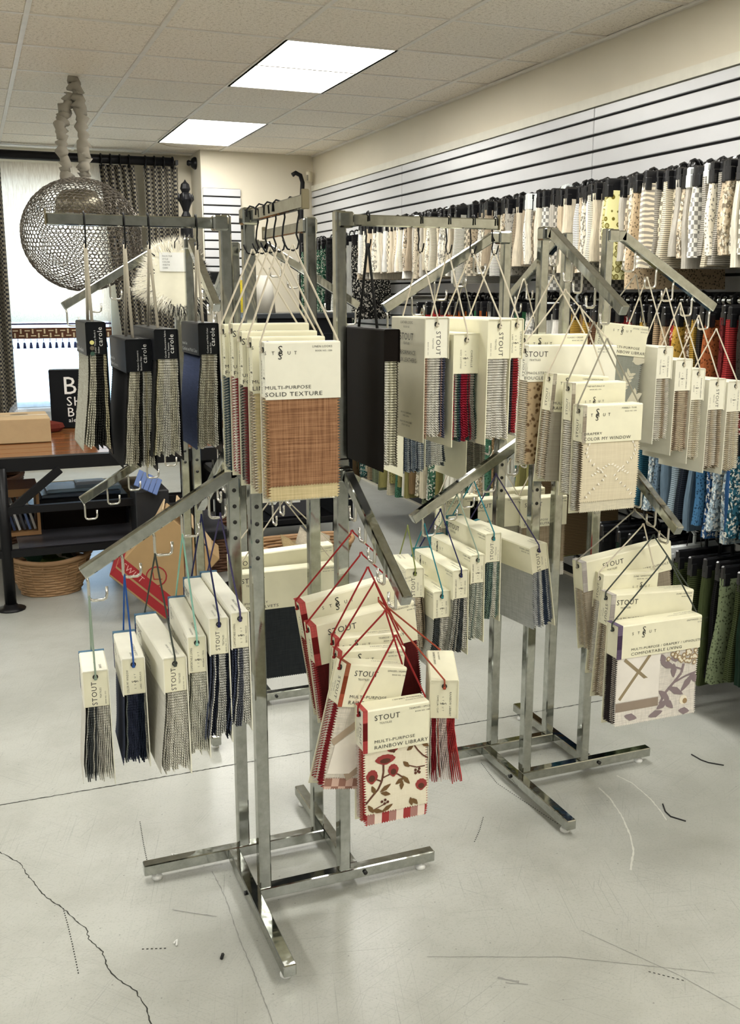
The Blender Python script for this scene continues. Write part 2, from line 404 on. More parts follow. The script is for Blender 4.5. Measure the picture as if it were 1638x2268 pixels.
STAIN = plain('water_stain', (.42, .31, .16), .95)
ribbon([(1.60, 8.78), (1.7, 8.90), (1.85, 8.96), (2.0, 8.92), (2.1, 8.80)], .02, .003, z=0).build('water_stain', STAIN, ce, loc=(0, 0, ZC - .006))
WHO = {(1, 0): 'fluorescent ceiling panel above the middle of the sample wall, the larger one in view',
       (1, 4): 'fluorescent ceiling panel farther back near the window, the smaller one in view'}
lamp_n = 0
for i in (1, 4, 8):
    for j in (-12, -8, -4, 0, 4):
        if i == 4 and (j > -4 or j == -8): continue
        x1, x0 = RX[i], RX[i + 1]; y0 = RY0 + .61 * j; y1 = y0 + 1.22
        lab = WHO.get((i, j), 'fluorescent ceiling panel outside the view over the sales floor')
        t = empty('ceiling_light', ((x0 + x1) / 2, (y0 + y1) / 2, ZC), lab, 'light', 'fluorescent ceiling panels')
        hx, hy = .305, .61
        fr = MB()
        for a in (-1, 1):
            fr.box((a * (hx - .008), 0, .002), (.016, 2 * hy, .012)); fr.box((0, a * (hy - .008), .002), (2 * hx, .016, .012))
        fr.build('frame', GRID, t)
        MB().box((0, 0, .006), (2 * hx - .03, 2 * hy - .03, .004)).build('diffuser', PANEL, t)

# right wall with slat panels
wr = struct('wall_right', MB().b2(XR, XR + .12, -3.6, 10.1, 0, ZC + .1), WALL)
SLT = 2.475; pitch = .0785; seam = [9.07, 6.98, 4.54, 2.10]
slat_me = {}
for a in range(3):
    y1, y0 = seam[a], seam[a + 1]; ln = y1 - y0 - .006
    if ln not in slat_me:
        mb = MB(); mb.bbox((0, 0, 0), (.018, ln, pitch - .013), .003); slat_me[ln] = mb.mesh('slat', [SLAT])
    for k in range(31):
        h = pitch - .013
        z = SLT - pitch * .72 * .5 if k == 0 else SLT - pitch * .72 - pitch * (k - .5)
        if z < .05: break
        o = link('slat', slat_me[ln], wr, loc=(XR - .013, (y0 + y1) / 2, z))
        if k == 0: o.scale = (1, 1, .72)
MB().b2(XR - .004, XR, seam[3], seam[0], .02, SLT).build('slat_backing', GROOVE, wr)
MB().b2(XR - .024, XR, seam[3], seam[0], SLT + .002, SLT + .05).build('slat_top_trim', plain('cream_trim', (.74, .71, .60), .5), wr)
# back wall (right part) + recessed window wall
wb = struct('wall_back', MB().b2(2.0, XR, YB, YW + .12, 0, ZC + .1), WALL)
slat_s = MB().bbox((0, 0, 0), (.34, .018, .062), .003).mesh('slat', [SLAT])
for k in range(13):
    link('slat', slat_s, wb, loc=(2.18, YB - .011, 2.44 - k * .0755))
MB().b2(2.01, 2.35, YB - .004, YB, 1.46, 2.475).build('slat_backing', GROOVE, wb)
mbw = MB(); WX0, WX1, WZ0, WZ1 = -.35, 1.22, .55, 2.55
mbw.b2(-3.6, WX0, YW, YW + .12, 0, ZC + .1); mbw.b2(WX1, 2.0, YW, YW + .12, 0, ZC + .1)
mbw.b2(WX0, WX1, YW, YW + .12, 0, WZ0); mbw.b2(WX0, WX1, YW, YW + .12, WZ1, ZC + .1)
ww = struct('wall_window', mbw, WALL)
win = struct('window_1', MB().b2(WX0, WX1, YW + .02, YW + .06, WZ0, WZ0 + .05).b2(WX0, WX1, YW + .02, YW + .06, WZ1 - .05, WZ1).b2(WX0, WX0 + .05, YW + .02, YW + .06, WZ0, WZ1).b2(WX1 - .05, WX1, YW + .02, YW + .06, WZ0, WZ1), WHITEP)
gm, GN, GL, gb = nt('window_glass'); gb.inputs['Transmission Weight'].default_value = 1; gb.inputs['Roughness'].default_value = 0; gb.inputs['IOR'].default_value = 1.02; gb.inputs['Base Color'].default_value = (.93, .97, 1, 1)
MB().b2(WX0 + .05, WX1 - .05, YW + .035, YW + .041, WZ0 + .05, WZ1 - .05).build('pane', gm, win)
MB().b2(WX0 - .05, WX1 + .05, YW - .10, YW + .02, WZ0 - .03, WZ0).build('window_sill', WHITEP, win)
DIM = wall_mat('unseen_wall_fill_cut', (.26, .26, .25))  # unseen walls toned dark to cut bounced fill and deepen chrome contrast
struct('wall_left', MB().b2(-3.72, -3.6, -3.6, 10.1, 0, ZC + .1), DIM)
struct('wall_front', MB().b2(-3.72, XR + .12, -3.72, -3.6, 0, ZC + .1), DIM)
# motion sensor in the corner
t = empty('motion_sensor', (2.98, 9.02, 2.60), 'cream motion sensor in the upper back corner above slat panels', 'sensor')
MB().bbox((0, 0, 0), (.06, .05, .10), .012, rot=Matrix.Rotation(.7, 3, 'Z')).build('housing', plain('cream_plastic', (.72, .66, .50), .4), t)
MB().bbox((-.02, -.024, -.012), (.034, .008, .05), .003, rot=Matrix.Rotation(.7, 3, 'Z')).build('lens', plain('sensor_lens', (.45, .42, .35), .3), t)
#PART2
# ------------------------------------------------------------------ chrome four-way racks
H_ = .109; ZT = 1.74
POST = {'A': (-H_, -H_), 'B': (H_, -H_), 'C': (H_, H_), 'D': (-H_, H_)}
DIR = {'L': Vector((-1, 0, 0)), 'R': Vector((1, 0, 0)), 'F': Vector((0, -1, 0)), 'K': Vector((0, 1, 0))}
def obox(mb, a, b, wd, ht, mi=0):
    """bevelled bar between a and b; wd sideways, ht in the other direction"""
    a = Vector(a); b = Vector(b); d = b - a; x = d.normalized()
    y = Vector((0, 0, 1)).cross(x)
    if y.length < 1e-4: y = Vector((0, 1, 0))
    y.normalize(); z = x.cross(y)
    R = Matrix((x, y, z)).transposed()
    mb.bbox((a + b) / 2, (d.length, wd, ht), .0025, mi, R)
def wf_z(z0, s): return z0 - .6 * max(0, s - .055)
def rack(cx, cy, label, arms):
    t = empty('garment_rack', (cx, cy, 0), label, 'display rack', 'chrome four-way racks')
    hexz = .036
    def bar(x0, y0, x1, y1):
        mb = MB(); obox(mb, (x0, y0, hexz), (x1, y1, hexz), .031, .031); o = mb.build('base_bar', CHROME, t); return o
    e = bar(-H_ - .016, -H_, .372, -H_); f = bar(H_ + .016, H_, -.385, H_)
    g = bar(-H_ - .031, -.435, -H_ - .031, H_ - .016); k = bar(H_ + .031, .375, H_ + .031, -H_ + .016)
    for o, (x, y) in ((e, (.335, -H_)), (f, (-.35, H_)), (g, (-H_ - .031, -.40)), (k, (H_ + .031, .34))):
        MB().lathe([(0, 0), (.014, 0), (.015, .006), (.012, .012), (.005, .013), (.005, .022), (0, .022)], (x, y, 0), 12).build('leveller_foot', WHITEP, o)
        bx = -H_ - .03 - .018 if o is g else None
        if o in (e, f):
            s = -1 if o is e else 1
            MB().tube([(x - .17 * (1 if o is e else -1), y + s * .0155, hexz), (x - .17 * (1 if o is e else -1), y + s * .021, hexz)], .006, 8).build('bolt', EYE, o)
        else:
            s = -1 if o is g else 1
            MB().tube([(x + s * .0155, y * .25, hexz), (x + s * .021, y * .25, hexz)], .006, 8).build('bolt', EYE, o)
    for n, (x, y) in POST.items():
        mb = MB(); mb.bbox((x, y, (.0516 + 1.13) / 2), (.031, .031, 1.13 - .0516), .003)
        mb.bbox((x, y, 1.14), (.0345, .0345, .045), .003)
        mb.bbox((x, y, (1.13 + ZT) / 2), (.027, .027, ZT - 1.13), .003)
        p = mb.build('post', CHROME, t)
        for q in range(4): 
            MB().tube([(x, y - .0135, 1.06 - q * .042), (x, y - .0163, 1.06 - q * .042)], .0055, 8).build('screw', EYE, p) if n in 'AD' else None
    for post, d, kind, z0, hooks in arms:
        px, py = POST[post]; dv = DIR[d]; o = Vector((px, py, 0))
        def at(s, z): return o + dv * s + Vector((0, 0, z))
        mb = MB()
        mb.bbox(at(.012, z0), (.038, .038, .036), .004)
        if kind == 'straight':
            obox(mb, at(.02, z0), at(.415, z0), .013, .026)
            a = mb.build('arm', CHROME, t)
            mb = MB(); obox(mb, at(.4152, z0 + .004), at(.419, z0 + .004), .016, .036); mb.build('end_cap', plain('end_cap_brown', (.20, .17, .10), .4, .4), a)
        else:
            obox(mb, at(.02, z0), at(.06, z0), .024, .030)
            obox(mb, at(.048, z0 + .002), at(.405, wf_z(z0, .405)), .024, .028)
            a = mb.build('arm', CHROME, t)
            for s in hooks:
                zz = wf_z(z0, s) - .010; wr_ = .0034
                mb = MB()
                mb.tube([at(s + .004, zz), at(s, zz - .02), at(s, zz - .056), at(s - .003, zz - .0615), at(s - .008, zz - .064), at(s - .032, zz - .064), at(s - .038, zz - .060), at(s - .040, zz - .052), at(s - .040, zz - .034)], wr_, 7)
                mb.build('hook', WIRE, a)
    return t
ZU, ZL = 1.72, 1.145
R1 = (.707, 2.36); R2 = (1.66, 2.67); R3 = (.825, 3.60)
LS = [.11, .175, .24, .314, .393]
rack(*R1, 'chrome four-way rack nearest the viewer with straight upper arms', [
    ('D', 'L', 'straight', ZU, []), ('B', 'R', 'straight', ZU, []), ('A', 'F', 'straight', ZU, []), ('C', 'K', 'straight', ZU, []),
    ('A', 'L', 'waterfall', ZL, LS), ('B', 'F', 'waterfall', ZL - .02, [.10, .165, .222, .28, .345]), ('C', 'K', 'waterfall', ZL, LS), ('D', 'K', 'waterfall', ZL, LS[:2])])
rack(*R2, 'chrome four-way rack beside the sample wall with sloping upper arms', [
    ('D', 'L', 'waterfall', ZU, LS), ('A', 'F', 'waterfall', ZU, [.08, .155, .205, .27, .34]), ('B', 'R', 'waterfall', ZU, [.10, .18, .245, .32, .39]), ('C', 'K', 'waterfall', ZU, LS),
    ('A', 'L', 'waterfall', ZL - .02, [.175, .245, .30, .37, .10]), ('B', 'F', 'waterfall', ZL - .02, [.11, .23, .30, .36]), ('C', 'K', 'waterfall', ZL, LS), ('D', 'K', 'waterfall', ZL, LS[:2])])
rack(*R3, 'chrome four-way rack standing behind the front rack', [
    ('D', 'L', 'waterfall', ZU, LS), ('A', 'F', 'waterfall', ZU, LS[2:]), ('B', 'R', 'waterfall', ZU, LS), ('C', 'K', 'waterfall', ZU, LS),
    ('A', 'L', 'waterfall', ZL - .08, LS), ('B', 'R', 'waterfall', ZL - .08, LS), ('C', 'K', 'waterfall', ZL, LS)])

# ------------------------------------------------------------------ hanging swatch books
def sheet(mb, W, z0, z1, yf, th, mi, amp=.0036, pitch=.0060, teeth=False, ph=0):
    n = max(4, int((z0 - z1) / (pitch / 2))); vs = []; fs = []
    for i in range(n + 1):
        s = i / n; z = z0 + (z1 - z0) * s; y = yf(s); a = amp if (i + ph) % 2 else -amp
        vs += [(-W / 2 + a, y, z), (W / 2 - a, y, z), (-W / 2 + a, y + th, z), (W / 2 - a, y + th, z)]
    for i in range(n):
        o = i * 4; p = o + 4
        fs += [(o, p, p + 1, o + 1), (o, o + 2, p + 2, p), (o + 1, p + 1, p + 3, o + 3), (o + 2, o + 3, p + 3, p + 2)]
    mb.add(vs, fs, mi)
    if teeth:
        k = max(3, int(W / pitch)); y = yf(1.0); ts = []; tf = []
        for j in range(k):
            x0 = -W / 2 + W * j / k; x1 = -W / 2 + W * (j + 1) / k; q = len(ts)
            ts += [(x0, y, z1), ((x0 + x1) / 2, y, z1 - .0034), (x1, y, z1), (x0, y + th, z1), ((x0 + x1) / 2, y + th, z1 - .0034), (x1, y + th, z1)]
            tf += [(q, q + 1, q + 2), (q + 3, q + 5, q + 4), (q, q + 3, q + 4, q + 1), (q + 1, q + 4, q + 5, q + 2)]
        mb.add(ts, tf, mi)
ring_me = MB().tube([(0, .0048 * math.cos(a), .0048 * math.sin(a)) for a in [2 * PI * k / 10 for k in range(11)]], .0016, 5, cap=False).mesh('eyelet', [EYE])
FRONT = {}
def book(label, apex, drop, W, T, hh, L, rot=0, roll=0, cover=CREAM, pal=None, cord=None, swatch=None, swatch2=None, brand='A', front=None,
         spine='A', spine_up=True, near=1, strip=None, topcord=False, sheets=None, flare=.25, pitch=0, board=None, group='hanging swatch books', cut=.0, ink=INK, fullboard=None, shook=None, dx=0.0, oy=0.0):
    M = Matrix.Translation(apex) @ Matrix.Rotation(math.radians(rot), 4, 'Z') @ Matrix.Rotation(math.radians(-roll), 4, 'Y') @ Matrix.Rotation(math.radians(pitch), 4, 'X')
    t = empty('swatch_book', label=label, cat='swatch book', group=group, mat=M)
    zt = -drop; y0, y1 = oy - T / 2, oy + T / 2; th = .0024; zb = zt - L - .012
    prof = [(y0, zt - hh), (y0, zt - .003), (y0 + .003, zt), (y1 - .003, zt), (y1, zt - .003), (y1 + .002, zb), (y1 - th + .002, zb), (y1 - th, zt - th), (y0 + th, zt - th), (y0 + th, zt - hh)]
    n = len(prof); vs = [(sx * W / 2 + dx, y, z) for sx in (-1, 1) for y, z in prof]
    fs = [(i, (i + 1) % n, n + (i + 1) % n, n + i) for i in range(n)]
    fs += [(0, 9, 8, 1), (1, 8, 3, 2), (3, 8, 7, 4), (4, 7, 6, 5)][:0]
    for o, fl_ in ((0, 0), (n, 1)):
        for q in ((0, 1, 8, 9), (1, 2, 3, 4, 7, 8), (4, 5, 6, 7)):
            qq = tuple(o + k for k in q); fs.append(qq[::-1] if not fl_ else qq)
    mb = MB(); mb.add(vs, fs, 0)
    cv = mb.build('cover', [cover], t)
    for sx in (-1, 1):
        MB().b2(dx + sx * (W / 2 - .0035) - .001, dx + sx * (W / 2 - .0035) + .001, y0 + th, y1 - th, zt - hh + .002, zt - th).build('end_panel', board or cover, t)
        if not topcord: link('eyelet', ring_me, t, loc=(dx + sx * (W / 2 - .002), oy, zt - .016))
    # pinked swatches
    pal = pal or [fab((.55, .5, .4)), fab((.2, .19, .17))]
    ns = sheets or max(6, int(T / .0040)); mb = MB(); rnd = random.Random(zlib.crc32(label.encode()) % 9999)
    seq = []; cur = rnd.randrange(len(pal))
    for i in range(ns):
        if rnd.random() < .45: cur = rnd.randrange(len(pal))
        seq.append(cur)
    wa, wp, wq = rnd.uniform(.002, .007), rnd.uniform(0, 6), rnd.uniform(2.5, 4.5)
    zs = zt - hh + .003
    for i in range(ns):
        u = (i + .5) / ns; yy = y1 - .004 - (T - .0105) * u
        def yf(s, yy=yy, u=u, i=i): return yy - (T * flare * u) * s ** 1.3 + wa * math.sin(wq * s + wp + u * 1.2) * s * u + .0006 * math.sin(21 * s + i)
        sheet(mb, W - .008 - rnd.uniform(0, .003), zs, zt - L + rnd.uniform(-.004, .012), yf, (T / ns) * .62, seq[i])
    mb.build('swatch_stack', pal, t, kind='stuff').location = (dx, 0, 0)
    fy = y0 + .0048
    def ff(s): return fy - (T * flare) * s ** 1.3 + wa * math.sin(wq * s + wp + 1.2) * s - .0005
    if swatch2:
        mb = MB(); sheet(mb, W - .010, zs, zt - L, lambda s: ff(s) + .0006, .0006, 0, teeth=True); mb.build('swatch', swatch2, t, loc=(dx, 0, 0))
    if swatch:
        z1 = zt - L + cut; k = (zs - z1) / (zs - (zt - L))
        mb = MB(); sheet(mb, W - .008, zs, z1, lambda s: ff(s * k) - .0012, .0007, 0, teeth=True); mb.build('front_swatch', swatch, t, loc=(dx, 0, 0))
        FRONT[t.name] = (lambda z, zs=zs, z1=z1, k=k, ff=ff: ff(max(0, (zs - z) / (zs - z1)) * k) - .0019, zt - hh, z1, dx, W)
    if strip:
        mb = MB(); ws = .0105 if W < .2 else .015
        for q in range(3): mb.b2(-W / 2 - .0003, -W / 2 + ws, y0 - .0006, y0 + .001, zt - hh + hh * [0, .3, .72][q], zt - hh + hh * [.3, .72, 1.0][q], q)
        mb.b2(-W / 2 - .0003, -W / 2 + ws, y0 - .0006, y1, zt - .0005, zt + .0006, 2)
        mb.build('colour_strip', list(strip), t, loc=(dx, 0, 0))
    # lettering
    lt = MB(); yq = y0 - .0007; e = .0006; x0 = -W / 2 + (.019 if strip else .011)
    if front:
        cat, title, corner = front
        k = min(1.15, W / .165)
        if brand == 'A':
            put_text(lt, 'STOUT', .0185 * k, (x0, yq, zt - .027 * k), X3, Z3); put_text(lt, 'TEXTILES', .0068 * k, (x0 + .012 * k, yq, zt - .037 * k), X3, Z3)
        elif brand == 'B': put_logo(lt, .0185 * k, (x0, yq, zt - .026 * k), X3, Z3)
        elif brand == 'C': put_logo(lt, .016, (-.032, yq, zt - hh * .52), X3, Z3)
        if corner:
            al, cx_ = ('R', W / 2 - .006) if brand != 'C' else ('C', 0)
            put_text(lt, corner, .0062, (cx_, yq, zt - .012), X3, Z3, al); put_text(lt, 'BOOK NO. 1306', .0046, (cx_, yq, zt - .020), X3, Z3, al)
        if cat: put_text(lt, cat, .0098, (x0, yq, zt - hh + .021), X3, Z3, width=min(W / 2 - x0 - .010, len(cat) * .0082))
        if title: put_text(lt, title, .0122, (x0, yq, zt - hh + .0065), X3, Z3, width=min(W / 2 - x0 - .010, len(title) * .0098))
        if title:
            put_text(lt, title, .0075, (W / 2 - .012, y1 - .014, zt + e), -X3, -Y3, 'L'); put_text(lt, cat or 'MULTI-PURPOSE', .0055, (W / 2 - .012, y1 - .026, zt + e), -X3, -Y3, 'L')
    nx = near * (W / 2 - .0022) + dx; right = Y3 * near
    ex, ey = (Z3, -right) if spine_up else (-Z3, right)
    zc = zt - hh * .62
    if spine == 'A':
        put_text(lt, 'STOUT', min(.0165, T * .29), Vector((nx, oy, zc)) - ey * .001, ex, ey, 'C'); put_text(lt, 'TEXTILES', .0055, Vector((nx, oy, zc)) - ey * .011, ex, ey, 'C')
        put_text(lt, 'BOOK NO. 1312', .0038, Vector((nx, oy, zc - .012)) - ey * (T * .36), ex, ey, 'C')
    elif spine == 'B':
        o = Vector((nx, oy, zc)); put_logo(lt, .0095, o - ex * .019 - ey * .004, ex, ey)
        put_text(lt, front[1] if front else 'COMFORTABLE LIVING', .0068, o + ey * min(.012, T * .26), ex, ey, 'C', width=hh * .62)
        put_text(lt, (front[2] if front and front[2] else 'LAKE / SEAGLASS'), .0052, o - ey * min(.016, T * .36), ex, ey, 'C', width=hh * .45)
    elif spine == 'C':
        o = Vector((nx, 0, zt - .012)); put_text(lt, 'carole', .0155, o + ey * (-T * .30 if not spine_up else -T * .30), ex, ey, 'R')
        put_text(lt, front[1], .0052, Vector((nx, 0, zt - hh + .006)) + ey * .001, ex, ey, 'L'); put_text(lt, front[0], .0052, Vector((nx, 0, zt - hh + .006)) - ey * .006, ex, ey, 'L')
    if fullboard:   # print on the long backing board, read from its outside
        yb = y1 + .003
        for st, sz, zz in fullboard: put_text(lt, st, sz, (dx, yb, zt - zz), -X3, Z3, 'C')
    if lt.v: lt.build('lettering', ink, t)
    # cord
    cord = cord or CORDS['cream']; r = .0021 if not topcord else .0036
    mb = MB()
    for sx in (-1, 1):
        if topcord: p = [(sx * W * .20, 0, zt - .002), (sx * .004, 0, -.006), (sx * .001, 0, .003)]
        else: p = [(dx + sx * (W / 2 - .001), oy, zt - .020), (dx + sx * (W / 2 + .0022), oy, zt - .012), (dx + sx * (W / 2 + .002), oy, zt + .001), (sx * .004, 0, -.005), (sx * .001, 0, .003)]
        mb.tube(p, r, 6)
        if not topcord: mb.lathe([(0, -.004), (.004, -.002), (.004, .002), (0, .004)], (dx + sx * (W / 2 + .0015), oy, zt - .019), 6)
    mb.build('cord', cord, t)
    if shook:      # S-shaped wire hook over a straight arm; shook = arm axis in book space is local y
        h = shook; mb = MB()
        pts = [(-.012, 0, h - .002), (-.011, 0, h + .014), (-.004, 0, h + .021), (.005, 0, h + .019), (.012, 0, h + .008), (.014, 0, h - .012), (.010, 0, h - .03), (.008, 0, .022), (.013, 0, .008), (.010, 0, -.004), (.001, 0, -.009), (-.011, 0, -.006), (-.017, 0, .004), (-.020, 0, .012)]
        mb.tube(pts, .0019, 6); mb.build('hook', BLACK, t)
    return t
def cordm(n, c): return plain('cord_' + n, c, .8)
CORDS = {'cream': cordm('cream', (.66, .60, .48)), 'grey': cordm('grey', (.30, .28, .22)), 'mint': cordm('mint', (.28, .55, .45)), 'sage': cordm('sage', (.28, .36, .28)),
         'blue': cordm('blue', (.015, .08, .32)), 'navy': cordm('navy', (.012, .015, .08)), 'red': cordm('red', (.28, .012, .012)), 'teal': cordm('teal', (.02, .20, .24)), 'olive': cordm('olive', (.20, .23, .07)),
         'black': cordm('black', (.01, .01, .01)), 'violet': cordm('violet', (.06, .05, .13)), 'drk': cordm('charcoal', (.05, .06, .05)), 'rust': cordm('rust', (.33, .06, .03))}
def P(*cs): return [fab(c) for c in cs]
BW = P((.92, .88, .74), (.86, .83, .70), (.62, .58, .46), (.04, .04, .035), (.95, .93, .86), (.80, .74, .52))
GREY = P((.72, .70, .62), (.46, .46, .41), (.09, .10, .10), (.86, .84, .74), (.60, .58, .50))
DKB = P((.10, .12, .19), (.02, .025, .04), (.62, .62, .57), (.14, .15, .18), (.78, .77, .70))
REDS = P((.50, .05, .05), (.84, .72, .66), (.36, .03, .04), (.90, .84, .74), (.58, .22, .17))
MULTI = P((.04, .04, .04), (.46, .03, .06), (.05, .06, .12), (.80, .76, .66), (.07, .13, .11), (.5, .48, .42))
TAN = P((.78, .69, .53), (.60, .50, .36), (.88, .82, .70), (.36, .29, .20), (.92, .89, .80))
CRM = P((.92, .88, .74), (.86, .79, .60), (.70, .62, .46))
GRN = P((.12, .20, .18), (.06, .10, .12), (.68, .70, .60), (.24, .34, .28), (.82, .81, .72))
TEAL = P((.05, .10, .11), (.10, .14, .15), (.55, .55, .48))
ws, wu = 1.62, .0
# --- front rack, straight left arm: four black-headed books
y = 2.469
for i, (x, zt, W, T, hh, L, lab, sw, ti, pl) in enumerate([
    (.266, 1.490, .22, .046, .076, .292, 'black-headed swatch book with three printed colour dots, outermost on the straight arm', fab((.20, .19, .13), 'weave', (.45, .44, .38)), ('Ember', 'Color Theory Book 6'), BW),
    (.356, 1.451, .27, .060, .077, .295, 'black-headed swatch book hanging lowest of the four black-headed ones', fab((.02, .02, .022)), ('Bauhaus Edge', 'Modern Geometric'), BW),
    (.413, 1.474, .35, .055, .070, .290, 'black-headed swatch book behind the lowest one, below the fur sample', fab((.03, .03, .03)), ('Prism Texture', 'Carole Decorative Fabrics'), BW),
    (.527, 1.485, .20, .050, .077, .300, 'black-headed swatch book next to the chrome post, shiny blue side', fab((.10, .13, .25)), ('Inside Out', 'Confetti and Multi Color'), BW)]):
    b = book(lab, (x, y, 1.663), 1.663 - zt, W, T, hh, L, rot=-90, cover=BLACKC, pal=pl, cord=CORDS['cream'], swatch=sw, front=(ti[0], ti[1], None), brand=None, spine='C', near=1, topcord=True, flare=.42, ink=WHITEINK, group='black-headed swatch books', shook=.055)
    if i == 0:
        for q, c in enumerate(((.85, .80, .30), (.16, .13, .09), (.04, .10, .07))):
            m = plain('dot_%d' % q, c, .5); a = MB(); zz = -(1.663 - zt) - .046 - q * .0125
            a.poly([(W / 2 + .0004, -.010 + .005 * math.cos(k * PI / 8), zz + .005 * math.sin(k * PI / 8)) for k in range(16)]); a.build('colour_dot', m, b)
# --- front rack, arm toward the viewer: cream books, tan burlap in front
BURLAP = fab((.40, .215, .115), 'linen', (.12, .052, .024)); WHEAT = fab((.66, .55, .32), 'linen', (.42, .34, .18))
xa = R1[0] - H_
for i, (yy, zt, W, lab, pl, fr, br, sw) in enumerate([
    (1.955, 1.458, .160, 'cream swatch book with brown burlap front swatch on the straight arm', P((.50, .30, .15), (.66, .55, .32), (.80, .78, .70), (.35, .22, .12)), ('MULTI-PURPOSE', 'SOLID TEXTURE', 'LINEN LOOKS'), 'B', BURLAP),
    (2.025, 1.465, .158, 'cream swatch book directly behind the brown burlap book', TAN, ('MULTI-PURPOSE', 'LINEN BLEND', None), 'B', WHEAT),
    (2.075, 1.475, .165, 'cream swatch book third in line behind the brown burlap book, red edged swatches', P((.35, .04, .05), (.06, .06, .06), (.40, .36, .30)), ('UPHOLSTERY', 'FORMATION II', None), 'A', fab((.2, .05, .05))),
    (2.125, 1.490, .170, 'cream swatch book fourth in line behind the brown burlap book', REDS, ('UPHOLSTERY', 'FORMATION II', None), 'A', fab((.3, .05, .06))),
    (2.185, 1.487, .170, 'cream swatch book last in line behind the burlap book, dark teal swatches', TEAL, ('MULTI-PURPOSE', 'FORMATION I', None), 'B', fab((.04, .07, .09)))]):
    book(lab, (xa + [.012, .004, .0, -.004, -.008][i], yy, 1.645), 1.645 - zt, W, .041, .115, .322, rot=0, pal=pl, front=fr, brand=br, swatch=sw, swatch2=WHEAT if i == 0 else None, cut=.030 if i == 0 else .0, spine='B', near=-1, flare=.12, shook=.072, cover=CREAM2 if i == 0 else CREAM, group='cream swatch books on the arm toward the viewer', dx=.012)
# --- front rack, straight right arm
y = R1[1] - H_
book('large dark brown swatch book with black cords on the straight right arm', (.887, y, 1.665), 1.665 - 1.474, .30, .040, .075, .315, rot=90, cover=DARKB, pal=P((.88, .86, .70), (.50, .48, .36), (.94, .92, .82)), cord=CORDS['black'], topcord=True, spine=None, near=-1, flare=.05, swatch=fab((.4, .38, .3)), shook=.055)
book('cream swatch book with long printed silver-beige cover beside the dark brown book', (1.023, y, 1.658), 1.658 - 1.498, .20, .064, .097, .284, rot=90, pal=P((.10, .11, .17), (.78, .75, .68), (.56, .38, .28), (.92, .90, .82)), cord=CORDS['cream'], spine='A', near=-1, spine_up=False, flare=.0, board=CREAM2, cover=BEIGE,
     fullboard=[('LEATHER LOOKS', .009, .016), ('BOOK NO', .007, .026), ('STOUT', .024, .055), ('TEXTILES', .008, .066), ('PERFORMANCE', .0145, .090), ('FAUX LEATHERS', .0145, .108), ('100% POLYURETHANE', .006, .235), ('WIPE CLEAN', .006, .243), ('MADE FOR UPHOLSTERY', .006, .258), ('STOUT TEXTILES', .006, .266)], shook=.06)
book('cream swatch book hanging slightly lower with red, navy and grey swatches', (1.097, y, 1.656), 1.656 - 1.461, .22, .070, .098, .26, rot=90, pal=MULTI, spine='B', near=-1, spine_up=False, front=(None, 'CHENILLE', 'COZY COTTONS'), brand=None, flare=.02, shook=.062)
book('cream swatch book with pale striped swatches right of the lower red and navy one', (1.163, y, 1.656), 1.656 - 1.494, .30, .064, .095, .286, rot=90, pal=P((.88, .85, .77), (.94, .92, .85), (.60, .57, .50)), spine='A', near=-1, spine_up=False, flare=.02, shook=.062)
book('thin cream swatch book at the tip of the straight right arm', (1.224, y, 1.656), 1.656 - 1.495, .25, .036, .097, .283, rot=90, pal=P((.46, .05, .06), (.06, .06, .07), (.90, .88, .82), (.52, .44, .38)), spine='B', near=-1, spine_up=False, front=(None, 'LINEN BLEND', None), brand=None, flare=.05, shook=.062)
# --- front rack, sloping left arm: six cream books on blue and green cords
y = R1[1] - H_
for x, az, zt, W, T, hh, L, co, pl, br, sp, fr, lab in [
    (.205, .880, .726, .14, .058, .089, .270, 'sage', GREY, 'A', 'A', ('MULTI-PURPOSE', 'BASICS', None), 'cream swatch book on a sage cord at the low tip of the left sloping arm'),
    (.286, .921, .755, .20, .052, .089, .255, 'blue', P((.05, .06, .10), (.02, .03, .05), (.76, .72, .60), (.20, .22, .20), (.5, .5, .42)), 'B', 'B', ('DRAPERY', 'COLOR MY WINDOW', 'LAKE / SEAGLASS'), 'cream swatch book on a bright blue cord, second on the left sloping arm'),
    (.358, .964, .771, .34, .053, .084, .272, 'drk', GREY, 'A', 'A', ('MULTI-PURPOSE / DRAPERY', 'COMFORTABLE LIVING', None), 'cream swatch book on a dark grey cord, third on the left sloping arm'),
    (.423, 1.005, .809, .32, .042, .088, .284, 'mint', P((.84, .83, .72), (.60, .60, .50), (.22, .23, .20)), 'B', 'B', ('MULTI-PURPOSE', 'COMFORTABLE LIVING', 'MINERAL / TEAL'), 'cream swatch book on a pale mint cord on the left sloping arm'),
    (.469, 1.046, .851, .35, .045, .088, .288, 'navy', DKB, 'A', 'A', ('MULTI-PURPOSE', 'COMFORTABLE LIVING', None), 'cream swatch book on a navy cord, second nearest the post on the left sloping arm'),
    (.514, 1.046, .860, .36, .042, .087, .275, 'violet', DKB, 'B', 'B', ('MULTI-PURPOSE', 'COMFORTABLE LIVING', 'BAYOU / INDIGO'), 'cream swatch book on a violet cord touching the front rack post')]:
    b = book(lab, (x, y, az), az - zt, W, T, hh, L, rot=-90 + random.uniform(-4, 2), pal=pl, cord=CORDS[co], brand=br, spine=sp, near=1, front=fr, swatch=pl[0], flare=.28, board=CREAM, cover=CREAM2, group='cream swatch books on the left sloping arm',
             strip=(fab((.05, .08, .2)), fab((.02, .03, .1)), fab((.10, .2, .3))))
